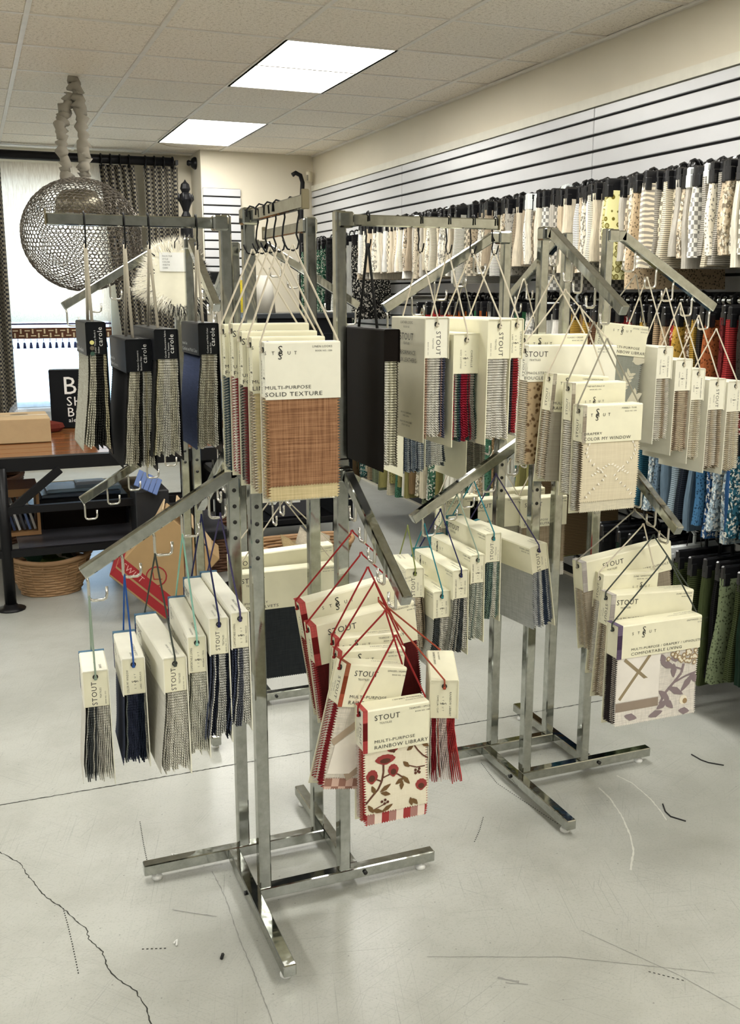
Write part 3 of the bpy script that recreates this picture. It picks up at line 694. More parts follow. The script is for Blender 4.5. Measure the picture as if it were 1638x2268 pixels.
# --- front rack, sloping arm toward the viewer: red-corded books
CREAMSW = fab((.80, .74, .60), 'weave', (.72, .66, .50)); REDSTRIP = (fab((.45, .06, .06)), fab((.16, .01, .01)), fab((.55, .10, .09)))
ORSTRIP = (fab((.45, .10, .05)), fab((.24, .05, .02)), fab((.36, .12, .06)))
x = R1[0] + H_
bk_r1 = book('red-corded cream swatch book with red flowers on its front swatch, nearest the floor', (x, 1.905, .818), .818 - .665, .158, .052, .100, .272, pal=REDS, cord=CORDS['red'], front=('MULTI-PURPOSE', 'RAINBOW LIBRARY', 'TEAROSE / SPICE'), brand='A', swatch=CREAMSW, swatch2=fab((.84, .72, .62), 'blocks', (.36, .05, .05)), cut=.028, strip=REDSTRIP, spine='A', near=-1, spine_up=False, flare=.10, cover=CREAM, dx=-.008, group='red-corded swatch books', board=CREAM2)
bk_r2 = book('red-corded cream swatch book tilted clockwise with a pale arched front swatch', (x, 1.965, .857), .857 - .738, .160, .052, .098, .285, rot=8, roll=-14, pal=REDS, cord=CORDS['red'], front=('MULTI-PURPOSE', 'RAINBOW LIBRARY', 'GINGER / POPPY'), brand='A', swatch=fab((.74, .68, .58)), swatch2=fab((.60, .42, .34), 'check', (.30, .16, .12)), cut=.025, strip=ORSTRIP, spine='A', near=-1, spine_up=False, flare=.1, dx=-.006, group='red-corded swatch books')
book('red-corded cream swatch book turned edge-on beside the red-flowered one', (x + .012, 2.035, .865), .865 - .700, .17, .066, .098, .262, rot=68, roll=3, oy=-.150, pal=REDS, cord=CORDS['rust'], front=('MULTI-PURPOSE', 'RAINBOW LIBRARY', 'CAMELLIA / CLAY'), brand=None, spine='B', near=-1, spine_up=False, flare=.3, sheets=18, group='red-corded swatch books', dx=.0)
book('red-corded cream swatch book with sunset title strip behind the tilted one', (x, 2.03, .906), .906 - .752, .17, .036, .098, .27, rot=2, roll=-5, pal=REDS, cord=CORDS['red'], front=('MULTI-PURPOSE', 'RAINBOW LIBRARY', 'SUNSET / SPICE'), brand='B', swatch=fab((.45, .1, .08)), strip=REDSTRIP, spine='B', near=-1, flare=.05, group='red-corded swatch books')
book('red-corded cream swatch book half hidden in the middle of the red-corded row', (x, 2.072, .93), .93 - .772, .165, .034, .098, .27, rot=0, roll=-2, pal=REDS, cord=CORDS['red'], front=('MULTI-PURPOSE', 'RAINBOW LIBRARY', 'TEAROSE / ROSE'), brand='B', swatch=fab((.5, .12, .12)), strip=REDSTRIP, spine='B', near=-1, flare=.05, group='red-corded swatch books')
book('wide red-corded cream swatch book with dark maroon front swatch, tilted up to the right', (x, 2.115, .955), .955 - .815, .265, .048, .100, .255, roll=7, pal=REDS, cord=CORDS['red'], front=('MULTI-PURPOSE / UPHOLSTERY', 'COMFORTABLE LIVING', 'ROSEWOOD / GINGER'), brand='A', swatch=fab((.10, .012, .012)), strip=REDSTRIP, spine='A', near=-1, flare=.05, dx=-.022, group='red-corded swatch books')
book('wide red-corded cream swatch book at the back of the red-corded row', (x, 2.175, .995), .995 - .86, .262, .045, .100, .30, roll=9, pal=REDS, cord=CORDS['red'], front=('MULTI-PURPOSE / UPHOLSTERY', 'COMFORTABLE LIVING', 'BLOSSOM / ROSE'), brand='B', swatch=fab((.62, .55, .45), 'check', (.40, .08, .06)), strip=REDSTRIP, spine='A', near=-1, flare=.15, dx=-.035, group='red-corded swatch books')
# --- front rack, back arm
x = R1[0] + H_
book('large cream swatch book with charcoal velvet front swatch behind the front rack post', (x + .025, 2.825, .945), .945 - .735, .31, .05, .12, .34, pal=P((.03, .035, .04), (.10, .10, .11)), front=('UPHOLSTERY', 'COZY VELVETS', 'PLUSH PILE'), brand='A', swatch=fab((.030, .036, .040), 'weave', (.018, .02, .024)), spine=None, flare=.05)
book('large cream swatch book right behind the charcoal velvet one', (x + .025, 2.895, .96), .96 - .775, .33, .05, .11, .35, roll=2, pal=P((.30, .28, .25), (.10, .10, .11)), front=('UPHOLSTERY', 'CHENILLE CHARM', 'CHENILLE CHARM'), brand='A', swatch=fab((.2, .2, .2)), spine=None, flare=.05)
# --- second rack, upper sloping left arm
y = R2[1] + H_
for i, (x, lab) in enumerate([(1.19, 'grey-blue woven swatch book hanging low behind the silver-beige cover'), (1.262, 'grey-blue woven swatch book hanging low, second behind the straight right arm'), (1.40, 'pale checked swatch book tucked behind the thin book at the arm tip')]):
    s = R2[0] - H_ - x
    az = wf_z(ZU, s) - .072
    book(lab, (x + .008, y, az), az - (1.362 + .02 * i), .22, .068, .11, [.33, .335, .40][i], rot=90, pal=[P((.30, .36, .42), (.06, .08, .12), (.76, .78, .74), (.50, .55, .56)), P((.44, .48, .48), (.10, .12, .13), (.84, .84, .76)), P((.60, .58, .46), (.30, .29, .24))][i], spine='A', near=-1, flare=.12, cord=CORDS['grey'])
# --- second rack, lower sloping left arm: green and blue cords
y = R2[1] - H_
for x, ax, az, zt, W, T, hh, L, co, pl, sp, br, ti, roll, rt, lab in [
    (1.133, 1.165, .897, .792, .16, .055, .090, .25, 'olive', TAN, 'A', 'A', 'NEUTRALS', 0, 82, 'cream swatch book on an olive cord with tan woven swatches, second rack lower arm'),
    (1.186, 1.181, .897, .730, .25, .054, .082, .215, 'teal', GREY, 'B', 'B', 'COLOR MY WINDOW', 0, -90, 'cream swatch book on a teal cord hanging lowest on the second rack'),
    (1.237, 1.249, .937, .791, .28, .050, .087, .245, 'navy', GREY, 'B', 'B', 'RAINBOW LIBRARY', 0, -90, 'cream swatch book on a navy cord, third on the lower arm of the second rack'),
    (1.290, 1.302, .979, .830, .28, .045, .086, .252, 'sage', P((.74, .75, .64), (.52, .56, .48), (.22, .28, .24)), 'B', 'B', 'RAINBOW LIBRARY', 0, -90, 'cream swatch book on a sage cord, fourth on the lower arm of the second rack'),
    (1.344, 1.36, 1.018, .886, .26, .050, .088, .255, 'teal', GRN, 'A', 'A', 'UPHOLSTERY', 0, -90, 'cream swatch book on a teal cord with dark green swatches, highest on the lower arm'),
    (1.418, 1.40, 1.03, .846, .35, .062, .082, .25, 'violet', P((.05, .07, .11), (.56, .58, .58), (.14, .16, .19), (.82, .82, .76)), 'A', 'A', 'UPHOLSTERY', 0, -83, 'cream swatch book on a violet cord beside the second rack post, leaning outward')]:
    book(lab, (x, y, az), az - zt, W, T, hh, L, rot=rt, pal=pl, cord=CORDS[co], spine=sp, near=1 if rt < 0 else -1, brand=br, front=('MULTI-PURPOSE', ti, 'OCEAN / JADE'), swatch=pl[1], flare=.30, pitch=9 if 'violet' in co else 0, group='cream swatch books on the lower arm of the second rack', strip=(fab((.03, .14, .15)), fab((.02, .08, .10)), fab((.05, .20, .22))) if rt < 0 else None)
# --- second rack, lower back arm
for xx, yy, zt, W, lab, sw, ti in [(1.846, 3.00, .850, .185, 'cream swatch book with tan linen front swatch behind the second rack post', fab((.36, .29, .20), 'linen', (.18, .14, .09)), 'SOLID NEUTRALS'), (1.80, 3.09, .866, .20, 'cream swatch book right behind the tan linen one', fab((.42, .42, .32)), 'BASICS'), (1.66, 3.02, .856, .20, 'cream swatch book behind the dark green book, second rack back arm', fab((.40, .38, .30)), 'WOVENS'), (1.52, 3.02, .872, .14, 'small cream swatch book at the far side of the second rack', fab((.40, .38, .30)), 'SHEERS')]:
    book(lab, (xx, yy, 1.02), 1.02 - zt, W, .05, .105, .29, pal=TAN, front=('MULTI-PURPOSE', ti, 'THE NATURALS'), brand='A', swatch=sw, swatch2=fab((.7, .68, .6)), cut=.05, spine='A', near=-1, spine_up=False, flare=.05, cord=CORDS['cream'], group='cream swatch books behind the second rack')
book('cream swatch book whose printed yellow back card shows below the leopard one', (1.735, 2.98, 1.60), .24, .16, .03, .10, .30, rot=180, pal=GRN, spine=None, flare=.05, fullboard=[('100% COTTON', .008, .26), ('STOUT TEXTILES', .008, .275), ('DRY CLEAN ONLY', .006, .29)])
# --- second rack, upper arm toward the viewer
x = R2[0] - H_
w_ = lambda i: None
EMB = fab((.70, .63, .47), 'linen', (.60, .53, .38)); TAUPE = (fab((.46, .41, .32)), fab((.34, .29, .22)), fab((.58, .53, .42)))
bk_w1 = book('cream swatch book with embroidered ivory front swatch, front of the second rack upper arm', (x, 2.226, 1.436), 1.436 - 1.267, .186, .050, .099, .285, pal=TAN, cord=CORDS['grey'], front=('DRAPERY', 'COLOR MY WINDOW', 'MARBLE / TUSK'), brand='B', swatch=EMB, swatch2=fab((.74, .68, .52)), cut=.028, strip=TAUPE, spine='A', near=-1, flare=.06, dx=.014)
book('cream swatch book with centred monogram right behind the embroidered ivory one', (x, 2.29, 1.477), 1.477 - 1.320, .170, .045, .103, .30, pal=TAN, cord=CORDS['grey'], front=(None, 'NATURALS', 'THE NATURALS III'), brand='C', swatch=fab((.5, .46, .38)), strip=TAUPE, spine='A', near=-1, flare=.06, dx=.012)
book('cream swatch book with a sheer grey front swatch, third on that upper arm', (x, 2.36, 1.519), 1.519 - 1.335, .178, .050, .103, .292, roll=-4, pal=TAN, cord=CORDS['cream'], front=('MULTI-PURPOSE', 'RAINBOW LIBRARY', 'CAMEL / SANDSTONE'), brand='B', swatch=fab((.42, .39, .32), 'linen', (.33, .30, .24)), strip=TAUPE, spine='A', near=-1, flare=.1, dx=.012)
book('wide cream swatch book with a brown leopard front swatch on the second rack', (x, 2.435, 1.563), 1.563 - 1.412, .288, .05, .100, .33, roll=-1, pal=TAN, cord=CORDS['cream'], front=('UPHOLSTERY', 'BOUCLE BLISS', 'LODGE LIFE'), brand='A', swatch=fab((.48, .36, .22), 'leopard', (.13, .075, .035)), spine='A', near=-1, flare=.12, dx=.022, cover=CREAM2)
book('wide cream swatch book at the back of the second rack upper arm', (x, 2.50, 1.602), 1.602 - 1.440, .200, .04, .102, .33, pal=TAN, cord=CORDS['cream'], front=('UPHOLSTERY', 'WOOLS', 'CLASSIC / CREAM'), brand='B', swatch=fab((.45, .4, .3)), spine='A', near=-1, flare=.05, dx=.01)
# --- second rack, upper sloping right arm
y = R2[1] - H_
bk_rl = book('cream swatch book with grey fern-leaf front swatch facing forward on the right upper arm', (1.86, y - .02, 1.606), 1.606 - 1.461, .146, .05, .092, .268, rot=-6, roll=-6, pal=CRM, cord=CORDS['grey'], front=('MULTI-PURPOSE', 'RAINBOW LIBRARY', 'STONE / CHARCOAL'), brand='B', swatch=fab((.30, .31, .27), 'weave', (.24, .25, .21)), swatch2=fab((.72, .69, .62), 'stripe', (.36, .35, .33)), cut=.022, spine='A', near=-1, flare=.05, dx=-.018)
for i, (x, az, zt, T, pl, sp, ti, co, lab) in enumerate([
    (1.917, 1.600, 1.400, .060, TAN, 'B', 'COLOR MY WINDOW', 'TUSK / SANDSTONE', 'cream edge-on swatch book first right of the fern-leaf book'),
    (1.989, 1.567, 1.361, .066, P((.56, .44, .31), (.80, .70, .54), (.38, .29, .20)), 'B', 'RAINBOW LIBRARY', 'CAMEL / TOAST', 'cream edge-on swatch book with brown tan swatches, second right of the fern-leaf book'),
    (2.046, 1.524, 1.331, .052, CRM, 'B', 'RAINBOW LIBRARY', 'BIRCH', 'cream edge-on swatch book with pale straw swatches, third right of the fern-leaf book'),
    (2.120, 1.485, 1.298, .068, TAN, 'A', None, None, 'cream edge-on swatch book, fourth right of the fern-leaf book'),
    (2.192, 1.443, 1.289, .066, P((.86, .78, .60), (.70, .62, .46), (.92, .88, .76)), 'B', 'COLOR MY WINDOW', 'OAT', 'cream edge-on swatch book at the tip of the right upper arm')]):
    book(lab, (x, y, az), az - zt, .20, T, .098, .280, rot=90 + 4, pal=pl, cord=CORDS['cream'], spine=sp, near=-1, spine_up=False, front=('MULTI-PURPOSE', ti, co) if ti else None, brand=None, flare=.12, roll=0, group='cream edge-on swatch books on the right upper arm', cover=CREAM2,
         fullboard=[('100% LINEN', .006, .24), ('STOUT TEXTILES', .006, .25)])
# --- second rack, lower arm toward the viewer
x = R2[0] + H_
VIO = (fab((.14, .10, .17)), fab((.07, .045, .09)), fab((.18, .14, .22))); GRS = (fab((.50, .46, .42)), fab((.42, .38, .36)), fab((.58, .54, .50)))
bk_f1 = book('wide cream swatch book with hydrangea and lattice swatches, nearest the floor on the second rack', (x, 2.20, .832), .832 - .655, .285, .055, .097, .295, roll=0, pal=P((.05, .04, .04), (.84, .80, .72), (.24, .20, .17)), cord=CORDS['drk'], front=('MULTI-PURPOSE / DRAPERY / UPHOLSTERY', 'COMFORTABLE LIVING', 'DRIFTWOOD / GRANITE'), brand='B', swatch=fab((.82, .77, .70)), strip=VIO, spine=None, near=-1, flare=.06, dx=-.028, group='cream swatch books on the second rack lower front arm')
book('wide cream swatch book just behind the hydrangea one', (x, 2.265, .879), .879 - .718, .285, .055, .097, .31, roll=-3, pal=TAN, cord=CORDS['drk'], front=('MULTI-PURPOSE / DRAPERY', 'COMFORTABLE LIVING', 'DUNE / GRAPHITE'), brand='A', swatch=fab((.5, .45, .38)), strip=GRS, spine='A', near=-1, spine_up=False, flare=.06, dx=-.0, group='cream swatch books on the second rack lower front arm')
book('narrow cream swatch book with centred monogram between the two wide ones', (x, 2.315, .90), .90 - .762, .190, .045, .085, .30, roll=-3, pal=TAN, cord=CORDS['cream'], front=(None, 'RAINBOW', 'DUNE / SANDSTONE'), brand='C', swatch=fab((.5, .45, .38)), spine='A', near=-1, flare=.06, dx=-.04, group='cream swatch books on the second rack lower front arm')
book('wide cream swatch book tilted up to the right with grey linen front swatch', (x, 2.36, .935), .935 - .822, .31, .050, .090, .27, roll=7, pal=TAN, cord=CORDS['grey'], front=('MULTI-PURPOSE / DRAPERY / UPHOLSTERY', 'COMFORTABLE LIVING', 'SAND'), brand='A', swatch=fab((.34, .29, .22), 'linen', (.22, .19, .14)), strip=GRS, spine=None, near=-1, flare=.1, dx=-.05, group='cream swatch books on the second rack lower front arm')
#PART3
# ------------------------------------------------------------------ prints on the front swatches
class Print:
    def __init__(s, bk): s.t = bk; s.yf, s.zh, s.zb, s.dx, s.W = FRONT[bk.name]; s.mb = MB(); s.k = 0; s.h = s.zh - s.zb
    def p(s, u, v, lift=0): 
        z = s.zh - v * s.h; return (s.dx + (u - .5) * s.W, s.yf(z) - lift, z)
    def shape(s, pts, mi, lift=0): s.mb.poly([s.p(u, v, lift) for u, v in pts], mi); return s
    def ell(s, u, v, a, b, ang, mi, n=10, lift=.0, tip=False):
        ar = s.W / s.h; pts = []
        for k in range(n):
            q = 2 * PI * k / n; x = a * math.cos(q); y = b * math.sin(q)
            if tip: y *= (1 - abs(x / a) ** 1.5) ** .5 if abs(x) < a else 0
            pts.append((u + x * math.cos(ang) - y * math.sin(ang), v + (x * math.sin(ang) + y * math.cos(ang)) * ar))
        return s.shape(pts[::-1], mi, lift)
    def stem(s, pts, wd, mi, lift=0):
        pts = [(a[0] + (b_[0] - a[0]) * k / 4, a[1] + (b_[1] - a[1]) * k / 4) for a, b_ in zip(pts[:-1], pts[1:]) for k in range(4)] + [pts[-1]]
        for i in range(len(pts) - 1):
            (u0, v0), (u1, v1) = pts[i], pts[i + 1]; ar = s.h / s.W; dx, dy = u1 - u0, (v1 - v0) * ar; l = math.hypot(dx, dy) or 1
            nx, ny = -dy / l * wd / 2, dx / l * wd / 2 / ar
            s.shape([(u0 + nx, v0 + ny), (u1 + nx, v1 + ny), (u1 - nx, v1 - ny), (u0 - nx, v0 - ny)], mi, lift)
        return s
    def done(s, mats): s.mb.build('printed_motif', mats, s.t)
flat = lambda n, c: plain('print_' + n, c, .9, spec=.1)
p = Print(bk_r1)          # red thistle flowers on brown stems
p.stem([(.03, .82), (.12, .72), (.22, .62), (.28, .5), (.31, .36), (.31, .24)], .03, 1).stem([(.27, .5), (.2, .46), (.14, .4)], .022, 1).stem([(.3, .45), (.42, .41), (.52, .43), (.6, .5)], .022, 1)
p.stem([(.78, .0), (.84, .1), (.92, .2), (1.0, .26)], .022, 1).stem([(.68, .32), (.82, .38), (.95, .38)], .018, 1).stem([(.12, .95), (.25, .9), (.38, .85)], .016, 1)
for u, v, a, b, ang in ((.34, .17, .15, .09, .0), (.13, .42, .09, .12, .3), (.46, .37, .08, .11, -.1), (.88, .68, .09, .10, .2), (.45, .02, .08, .05, 0)):
    fan = []
    for k in range(13):
        q = PI * (1.12 + .76 * k / 12 * 1.0) if False else PI + PI * k / 12; r_ = 1 + .07 * (k % 2); fan.append((u + a * r_ * math.cos(q) * math.cos(ang) - b * r_ * math.sin(q) * math.sin(ang) * .6, v + (a * math.cos(q) * math.sin(ang) * .6 + b * r_ * math.sin(q)) * 1.0))
    fan += [(u + a * .75, v + b * .40), (u + a * .15, v + b * .85), (u - a * .15, v + b * .85), (u - a * .75, v + b * .40)]
    p.shape(fan[::-1], 0, .0002); p.ell(u, v + .012, a * .55, b * .42, ang, 3, 10, .0004)
for u, v, a, ang in ((.15, .62, .07, 1.2), (.33, .62, .10, -.5), (.33, .71, .08, .3), (.55, .55, .08, 2.6), (.65, .55, .09, .9), (.58, .62, .07, 1.7), (.66, .3, .07, .8), (.95, .02, .08, .6), (.72, .04, .06, 2.6), (.2, .97, .10, .3), (.35, .95, .10, -.5), (.1, .92, .08, 1.0), (.72, .92, .07, 1.4), (.78, .93, .07, .9)):
    p.ell(u, v, a, .035, ang, 2, 8, .0003, True)
for u, v in ((.80, .42), (.84, .45), (.86, .41), (.80, .47), (.86, .47), (.27, .83), (.32, .81), (.31, .87), (.36, .85), (.42, .03), (.47, .05)): p.ell(u, v, .022, .022, 0, 3, 7, .0004)
p.done([flat('red', (.30, .055, .05)), flat('stem', (.13, .06, .04)), flat('leaf', (.17, .10, .045)), flat('deep', (.11, .045, .03))])
p = Print(bk_r2)          # pale arches
p.shape([(.05, .95), (.10, .55), (.45, .28), (.62, .5), (.60, .78), (.40, .95)], 0); p.stem([(.05, .52), (.35, .27), (.55, .05)], .10, 1).stem([(.60, .35), (.8, .55), (.95, .62)], .12, 1).stem([(.35, 1.0), (.62, .83), (.98, .75)], .12, 1)
p.done([flat('ivory', (.80, .75, .66)), flat('taupe', (.42, .33, .24))])
p = Print(bk_rl)          # cream fern leaves
for (u0, v0), (u1, v1) in (((.30, .95), (.12, -.0)), ((.42, 1.0), (.75, .32)), ((.75, .1), (1.0, .0)), ((.8, 1.0), (.95, .72))):
    p.stem([(u0, v0), (u1, v1)], .025, 0)
    for k in range(9):
        t_ = .08 + k * .105; u, v = u0 + (u1 - u0) * t_, v0 + (v1 - v0) * t_; dirn = math.atan2((v1 - v0) * p.h, (u1 - u0) * p.W)
        for sgn in (-1, 1): p.ell(u + .075 * math.cos(dirn + sgn * .8), v + .075 * math.sin(dirn + sgn * .8) * p.W / p.h, .085, .034, dirn + sgn * .8, 0, 8, .0002, True)
p.done([flat('fern', (.66, .62, .48))])
p = Print(bk_w1)          # raised oval embroidery in an ogee lattice
for sx in (-1, 1):
    for k in range(14):
        t_ = k / 13; v = .02 + .9 * t_; u = .5 + sx * (.09 + .34 * abs(math.sin(PI * (t_ * 1.02 + .36))) ** 1.3 - .02)
        p.ell(u, v, .028, .012, sx * (1.1 if t_ < .4 else -.9), 0, 8, .0012, True); p.ell(u + .02 * sx, v + .01, .012, .012, 0, 1, 6, .0006)
for k in range(7):
    for sx in (-1, 1): p.ell(.5 + sx * (.30 - k * .045), .50 - k * .028 + .05, .026, .012, sx * -.5, 0, 8, .0012, True)
p.done([flat('embroidery', (.88, .84, .74)), flat('embroidery_shade', (.42, .37, .28))])
p = Print(bk_f1)          # lattice swatch on the left, hydrangea branch on the right
p.shape([(.02, .0), (.02, .66), (.53, .66), (.53, .0)], 5); p.stem([(.10, .02), (.52, .54)], .034, 0, .0004).stem([(.40, .0), (.06, .62)], .034, 0, .0006)
p.shape([(.02, .67), (.02, .80), (.53, .80), (.53, .67)], 4, .0001)
p.stem([(.55, .78), (.62, .62), (.72, .48), (.80, .36), (.82, .22)], .03, 1).stem([(.70, .5), (.85, .42), (.98, .38)], .022, 1).stem([(.80, .3), (.65, .22), (.55, .16)], .02, 1)
for u, v, a, ang in ((.62, .2, .10, .4), (.70, .3, .08, 1.5), (.60, .66, .09, .7), (.74, .62, .11, .5), (.88, .52, .12, -.9), (.96, .46, .06, 1.2), (.72, .12, .07, .1), (.56, .1, .06, 1.2), (.58, .8, .08, -.5), (.66, .8, .08, .8), (.2, .9, .08, .3), (.5, .92, .09, -.2), (.85, .95, .07, .2)): p.ell(u, v, a, .038, ang, 1, 8, .0004, True)
rr = random.Random(3)
for k in range(34):
    u = .62 + .38 * rr.random(); v = .02 + .30 * rr.random() * (.35 + u - .62)
    if u > .97: continue
    p.ell(u, v, .026, .026, 0, 2, 7, .0008 + .00002 * k); p.ell(u, v, .015, .015, 0, 3, 6, .0013 + .00002 * k)
p.ell(.84, .78, .05, .05, 0, 3, 9, .0004).ell(.86, .80, .03, .03, 0, 2, 8, .0006)
p.done([flat('lattice', (.30, .24, .15)), flat('vine', (.25, .20, .21)), flat('petal', (.34, .24, .13)), flat('petal_light', (.80, .74, .60)), flat('tweed', (.30, .24, .19)), flat('ivory_cloth', (.80, .76, .70))])

# faux fur sample on the left arm of the rear rack
t = empty('fur_sample', (.690, 3.60, 1.700), 'white faux fur sample with black tips clipped on the rear rack arm', 'fur sample')
FURB = plain('fur_backing', (.86, .82, .66), .8); FURW = plain('fur_white', (.88, .84, .72), .9); FURK = plain('fur_black', (.015, .015, .015), .9)
o = MB(); o.add([(-.06, -.004, .0), (.05, -.004, .02), (.115, -.004, -.16), (.03, -.004, -.21), (-.12, -.004, -.13), (-.06, .004, .0), (.05, .004, .02), (.115, .004, -.16), (.03, .004, -.21), (-.12, .004, -.13)], [(0, 1, 2, 3, 4)[::-1], (5, 6, 7, 8, 9), (0, 1, 6, 5), (1, 2, 7, 6), (2, 3, 8, 7), (3, 4, 9, 8), (4, 0, 5, 9)]); o.build('backing', FURB, t)
rr = random.Random(5); mb = MB(); edge = [(-.06, 0.0), (.05, .02), (.115, -.16), (.03, -.21), (-.12, -.13)]
for i in range(5200):
    e = rr.choice([0, 1, 1, 2, 2, 3, 3, 4]); a, b_ = edge[e], edge[(e + 1) % 5]; q = rr.random(); x = a[0] + (b_[0] - a[0]) * q; z = a[1] + (b_[1] - a[1]) * q
    cx, cz = .01, -.10; ins = rr.random() * .22; x += (cx - x) * ins; z += (cz - z) * ins
    d = Vector((x - cx, 0, z - cz)); d.normalize(); d += Vector((rr.uniform(-.35, .35), rr.uniform(-.3, .6), rr.uniform(-.45, .2))); d.normalize(); ln = rr.uniform(.03, .055)
    y0 = rr.uniform(-.006, .02); n_ = Vector((-d.z, 0, d.x)) * .0016; p0 = Vector((x, y0, z)); p1 = p0 + d * ln
    mb.add([p0 - n_, p0 + n_, p1], [(0, 1, 2)], 1 if (x > .035 and rr.random() < .85) or (z < -.17 and rr.random() < .5) or rr.random() < .05 else 0)
mb.build('fur', [FURW, FURK], t, kind='stuff')
MB().b2(-.055, .03, -.0065, -.005, -.07, -.005).build('paper_label', plain('label_paper', (.85, .85, .82), .5), t)
lt = MB()
for k, st in enumerate(('FAUX FUR', 'STYLE', 'COLOR', 'WIDTH', 'CARE')): put_text(lt, st, .007, (-.045, -.007, -.02 - k * .010), X3, Z3)
lt.build('lettering', INK, t)
MB().tube([(.0, 0, .0), (.0, -.01, .03), (.012, 0, .045), (.02, .01, .03), (.015, .005, .0)], .002, 6).build('ring', BLACK, t)

# ------------------------------------------------------------------ fabric samples on the wall rails
def cloth_mesh(name, dep, ht, th, seed, mat):
    rr = random.Random(seed); prof = []
    for k in range(6):                       # rounded front fold (toward -x), then two flat sides
        q = PI / 2 + PI * k / 5; prof.append((th / 2 + th * (.5 if k not in (2, 3) else .18) * math.cos(q), th / 2 * math.sin(q) * (1 if k not in (2, 3) else .25)))
    prof += [(dep, -th * .35), (dep, th * .35)]
    nz = 6; n = len(prof); vs = []; fs = []; ph = rr.uniform(0, 6); am = rr.uniform(.003, .010); fl_ = rr.uniform(0, .02)
    for i in range(nz + 1):
        s = i / nz; z = -ht * s; wob = am * math.sin(2.6 * s + ph) * s
        for x, y in prof: vs.append((x - fl_ * s * (1 - x / dep) + .004 * math.sin(7 * s + ph), y * (.75 + .5 * s) + wob * (1.2 - x / dep), z))
    for i in range(nz):
        for k in range(n): fs.append((i * n + k, i * n + (k + 1) % n, (i + 1) * n + (k + 1) % n, (i + 1) * n + k))
    fs += [tuple(range(n))[::-1], tuple(nz * n + k for k in range(n))]
    mb = MB(); mb.add(vs, fs, 0, False); return mb.mesh(name, [mat])
CM = {}
def cloth(kind, ht, dep):
    hq = round(ht / .04) * .04; v = random.randrange(3); key = (kind, hq, dep, v)
    if key not in CM: CM[key] = cloth_mesh('fabric_sample', dep, hq, .026, zlib.crc32(str(key).encode()) % 999, sample_mat(kind))
    return CM[key]
def hanger_mesh(dep, rise, m, nm):
    mb = MB(); mb.bbox((dep * .5, 0, .020), (dep * .98, .020, .052), .005)
    for x in (.02, dep - .02): mb.bbox((x, 0, -.004), (.03, .027, .05), .004)
    mb.tube([(dep * .5, 0, .02), (dep * .5, 0, rise - .028), (dep * .5 - .014, 0, rise - .012), (dep * .5 - .022, 0, rise + .006), (dep * .5 - .014, 0, rise + .024), (dep * .5, 0, rise + .030), (dep * .5 + .014, 0, rise + .024), (dep * .5 + .021, 0, rise + .008)], .0068, 6)
    return mb.mesh(nm, [m])
CLEARP = plain('clear_plastic', (.75, .78, .78), .15)
def rail(nm, x, y0, y1, z, lab, brk):
    t = empty('clothes_rail', (x, y0, z), lab, 'rail', 'clothes rails on the slat wall')
    MB().tube([(0, 0, 0), (0, y1 - y0, 0)], .015, 12).build('tube', CHROME, t)
    for yy in brk:
        mb = MB(); obox(mb, (0, yy - y0, -.004), (XR - .03 - x, yy - y0, -.004), .012, .03); mb.bbox((XR - .03 - x, yy - y0, -.01), (.012, .03, .09), .002); mb.build('bracket', BLACK, t)
NAMES = {}
def tier(xf, dep, ys, zt, zb, pal, kinds, where, group, rise=.062, seed=1, zj=.03, xj=.03, clear=.06):
    rr = random.Random(seed); hm = hanger_mesh(dep, rise, BLACKP, 'hanger'); hc = hanger_mesh(dep, rise, CLEARP, 'hanger')
    PN = {'plain': 'plain', 'stripe': 'striped', 'dots': 'dotted', 'floral': 'floral', 'checks': 'checked', 'zebra': 'zebra', 'rings': 'ringed'}
    pick = [(rr.choice(pal), rr.choice(kinds)) for y in ys]; say = ['%s %s' % (a[0], PN[b_]) for a, b_ in pick]
    for q, y in enumerate(ys):
        (cn, c), kd = pick[q]; ht = zt - zb + rr.uniform(-zj, zj * .6)
        lab = say[q] + ' fabric sample on the ' + where + (', between %s and %s' % (say[q - 1], say[q + 1]) if 0 < q < len(ys) - 1 else (', at the near end' if q == 0 else ', at the far end'))
        o = link('fabric_sample', cloth(kd, ht, dep), None, loc=(xf + rr.uniform(-xj, xj * .5), y, zt + rr.uniform(-.006, .006)), label=lab, cat='fabric sample', group=group)
        k = rr.uniform(.86, 1.08); o.color = (min(1, c[0] * k), min(1, c[1] * k), min(1, c[2] * k), 1)
        o.rotation_euler = (0, 0, rr.uniform(-.09, .09))
        link('hanger', hc if rr.random() < clear else hm, o)
def ysr(a, b, st): 
    o = []; y = a
    while y < b: o.append(y + random.uniform(-.25, .25) * st); y += st
    return o
NEUT = [('ivory', (.80, .75, .62)), ('cream', (.74, .66, .50)), ('white', (.84, .82, .76)), ('beige', (.60, .50, .36)), ('grey', (.48, .45, .39)), ('taupe', (.44, .36, .26)), ('oatmeal', (.70, .62, .48)), ('ivory', (.80, .75, .62)), ('white', (.84, .82, .76))]
WARM = [('brown', (.16, .08, .04)), ('rust', (.30, .09, .03)), ('gold', (.46, .28, .05)), ('red', (.33, .03, .03)), ('black', (.03, .025, .02)), ('tan', (.42, .30, .18)), ('maroon', (.14, .02, .02)), ('brown', (.20, .12, .06))]
REDN = [('red', (.42, .03, .03)), ('navy', (.02, .03, .12)), ('white', (.72, .70, .64)), ('black', (.02, .02, .02)), ('orange', (.55, .13, .02)), ('green', (.03, .12, .05))]
BLUE = [('navy', (.015, .035, .10)), ('blue', (.03, .09, .22)), ('teal', (.03, .12, .17)), ('slate', (.13, .19, .25)), ('black', (.015, .02, .03)), ('denim', (.05, .14, .26)), ('powder', (.33, .42, .48))]
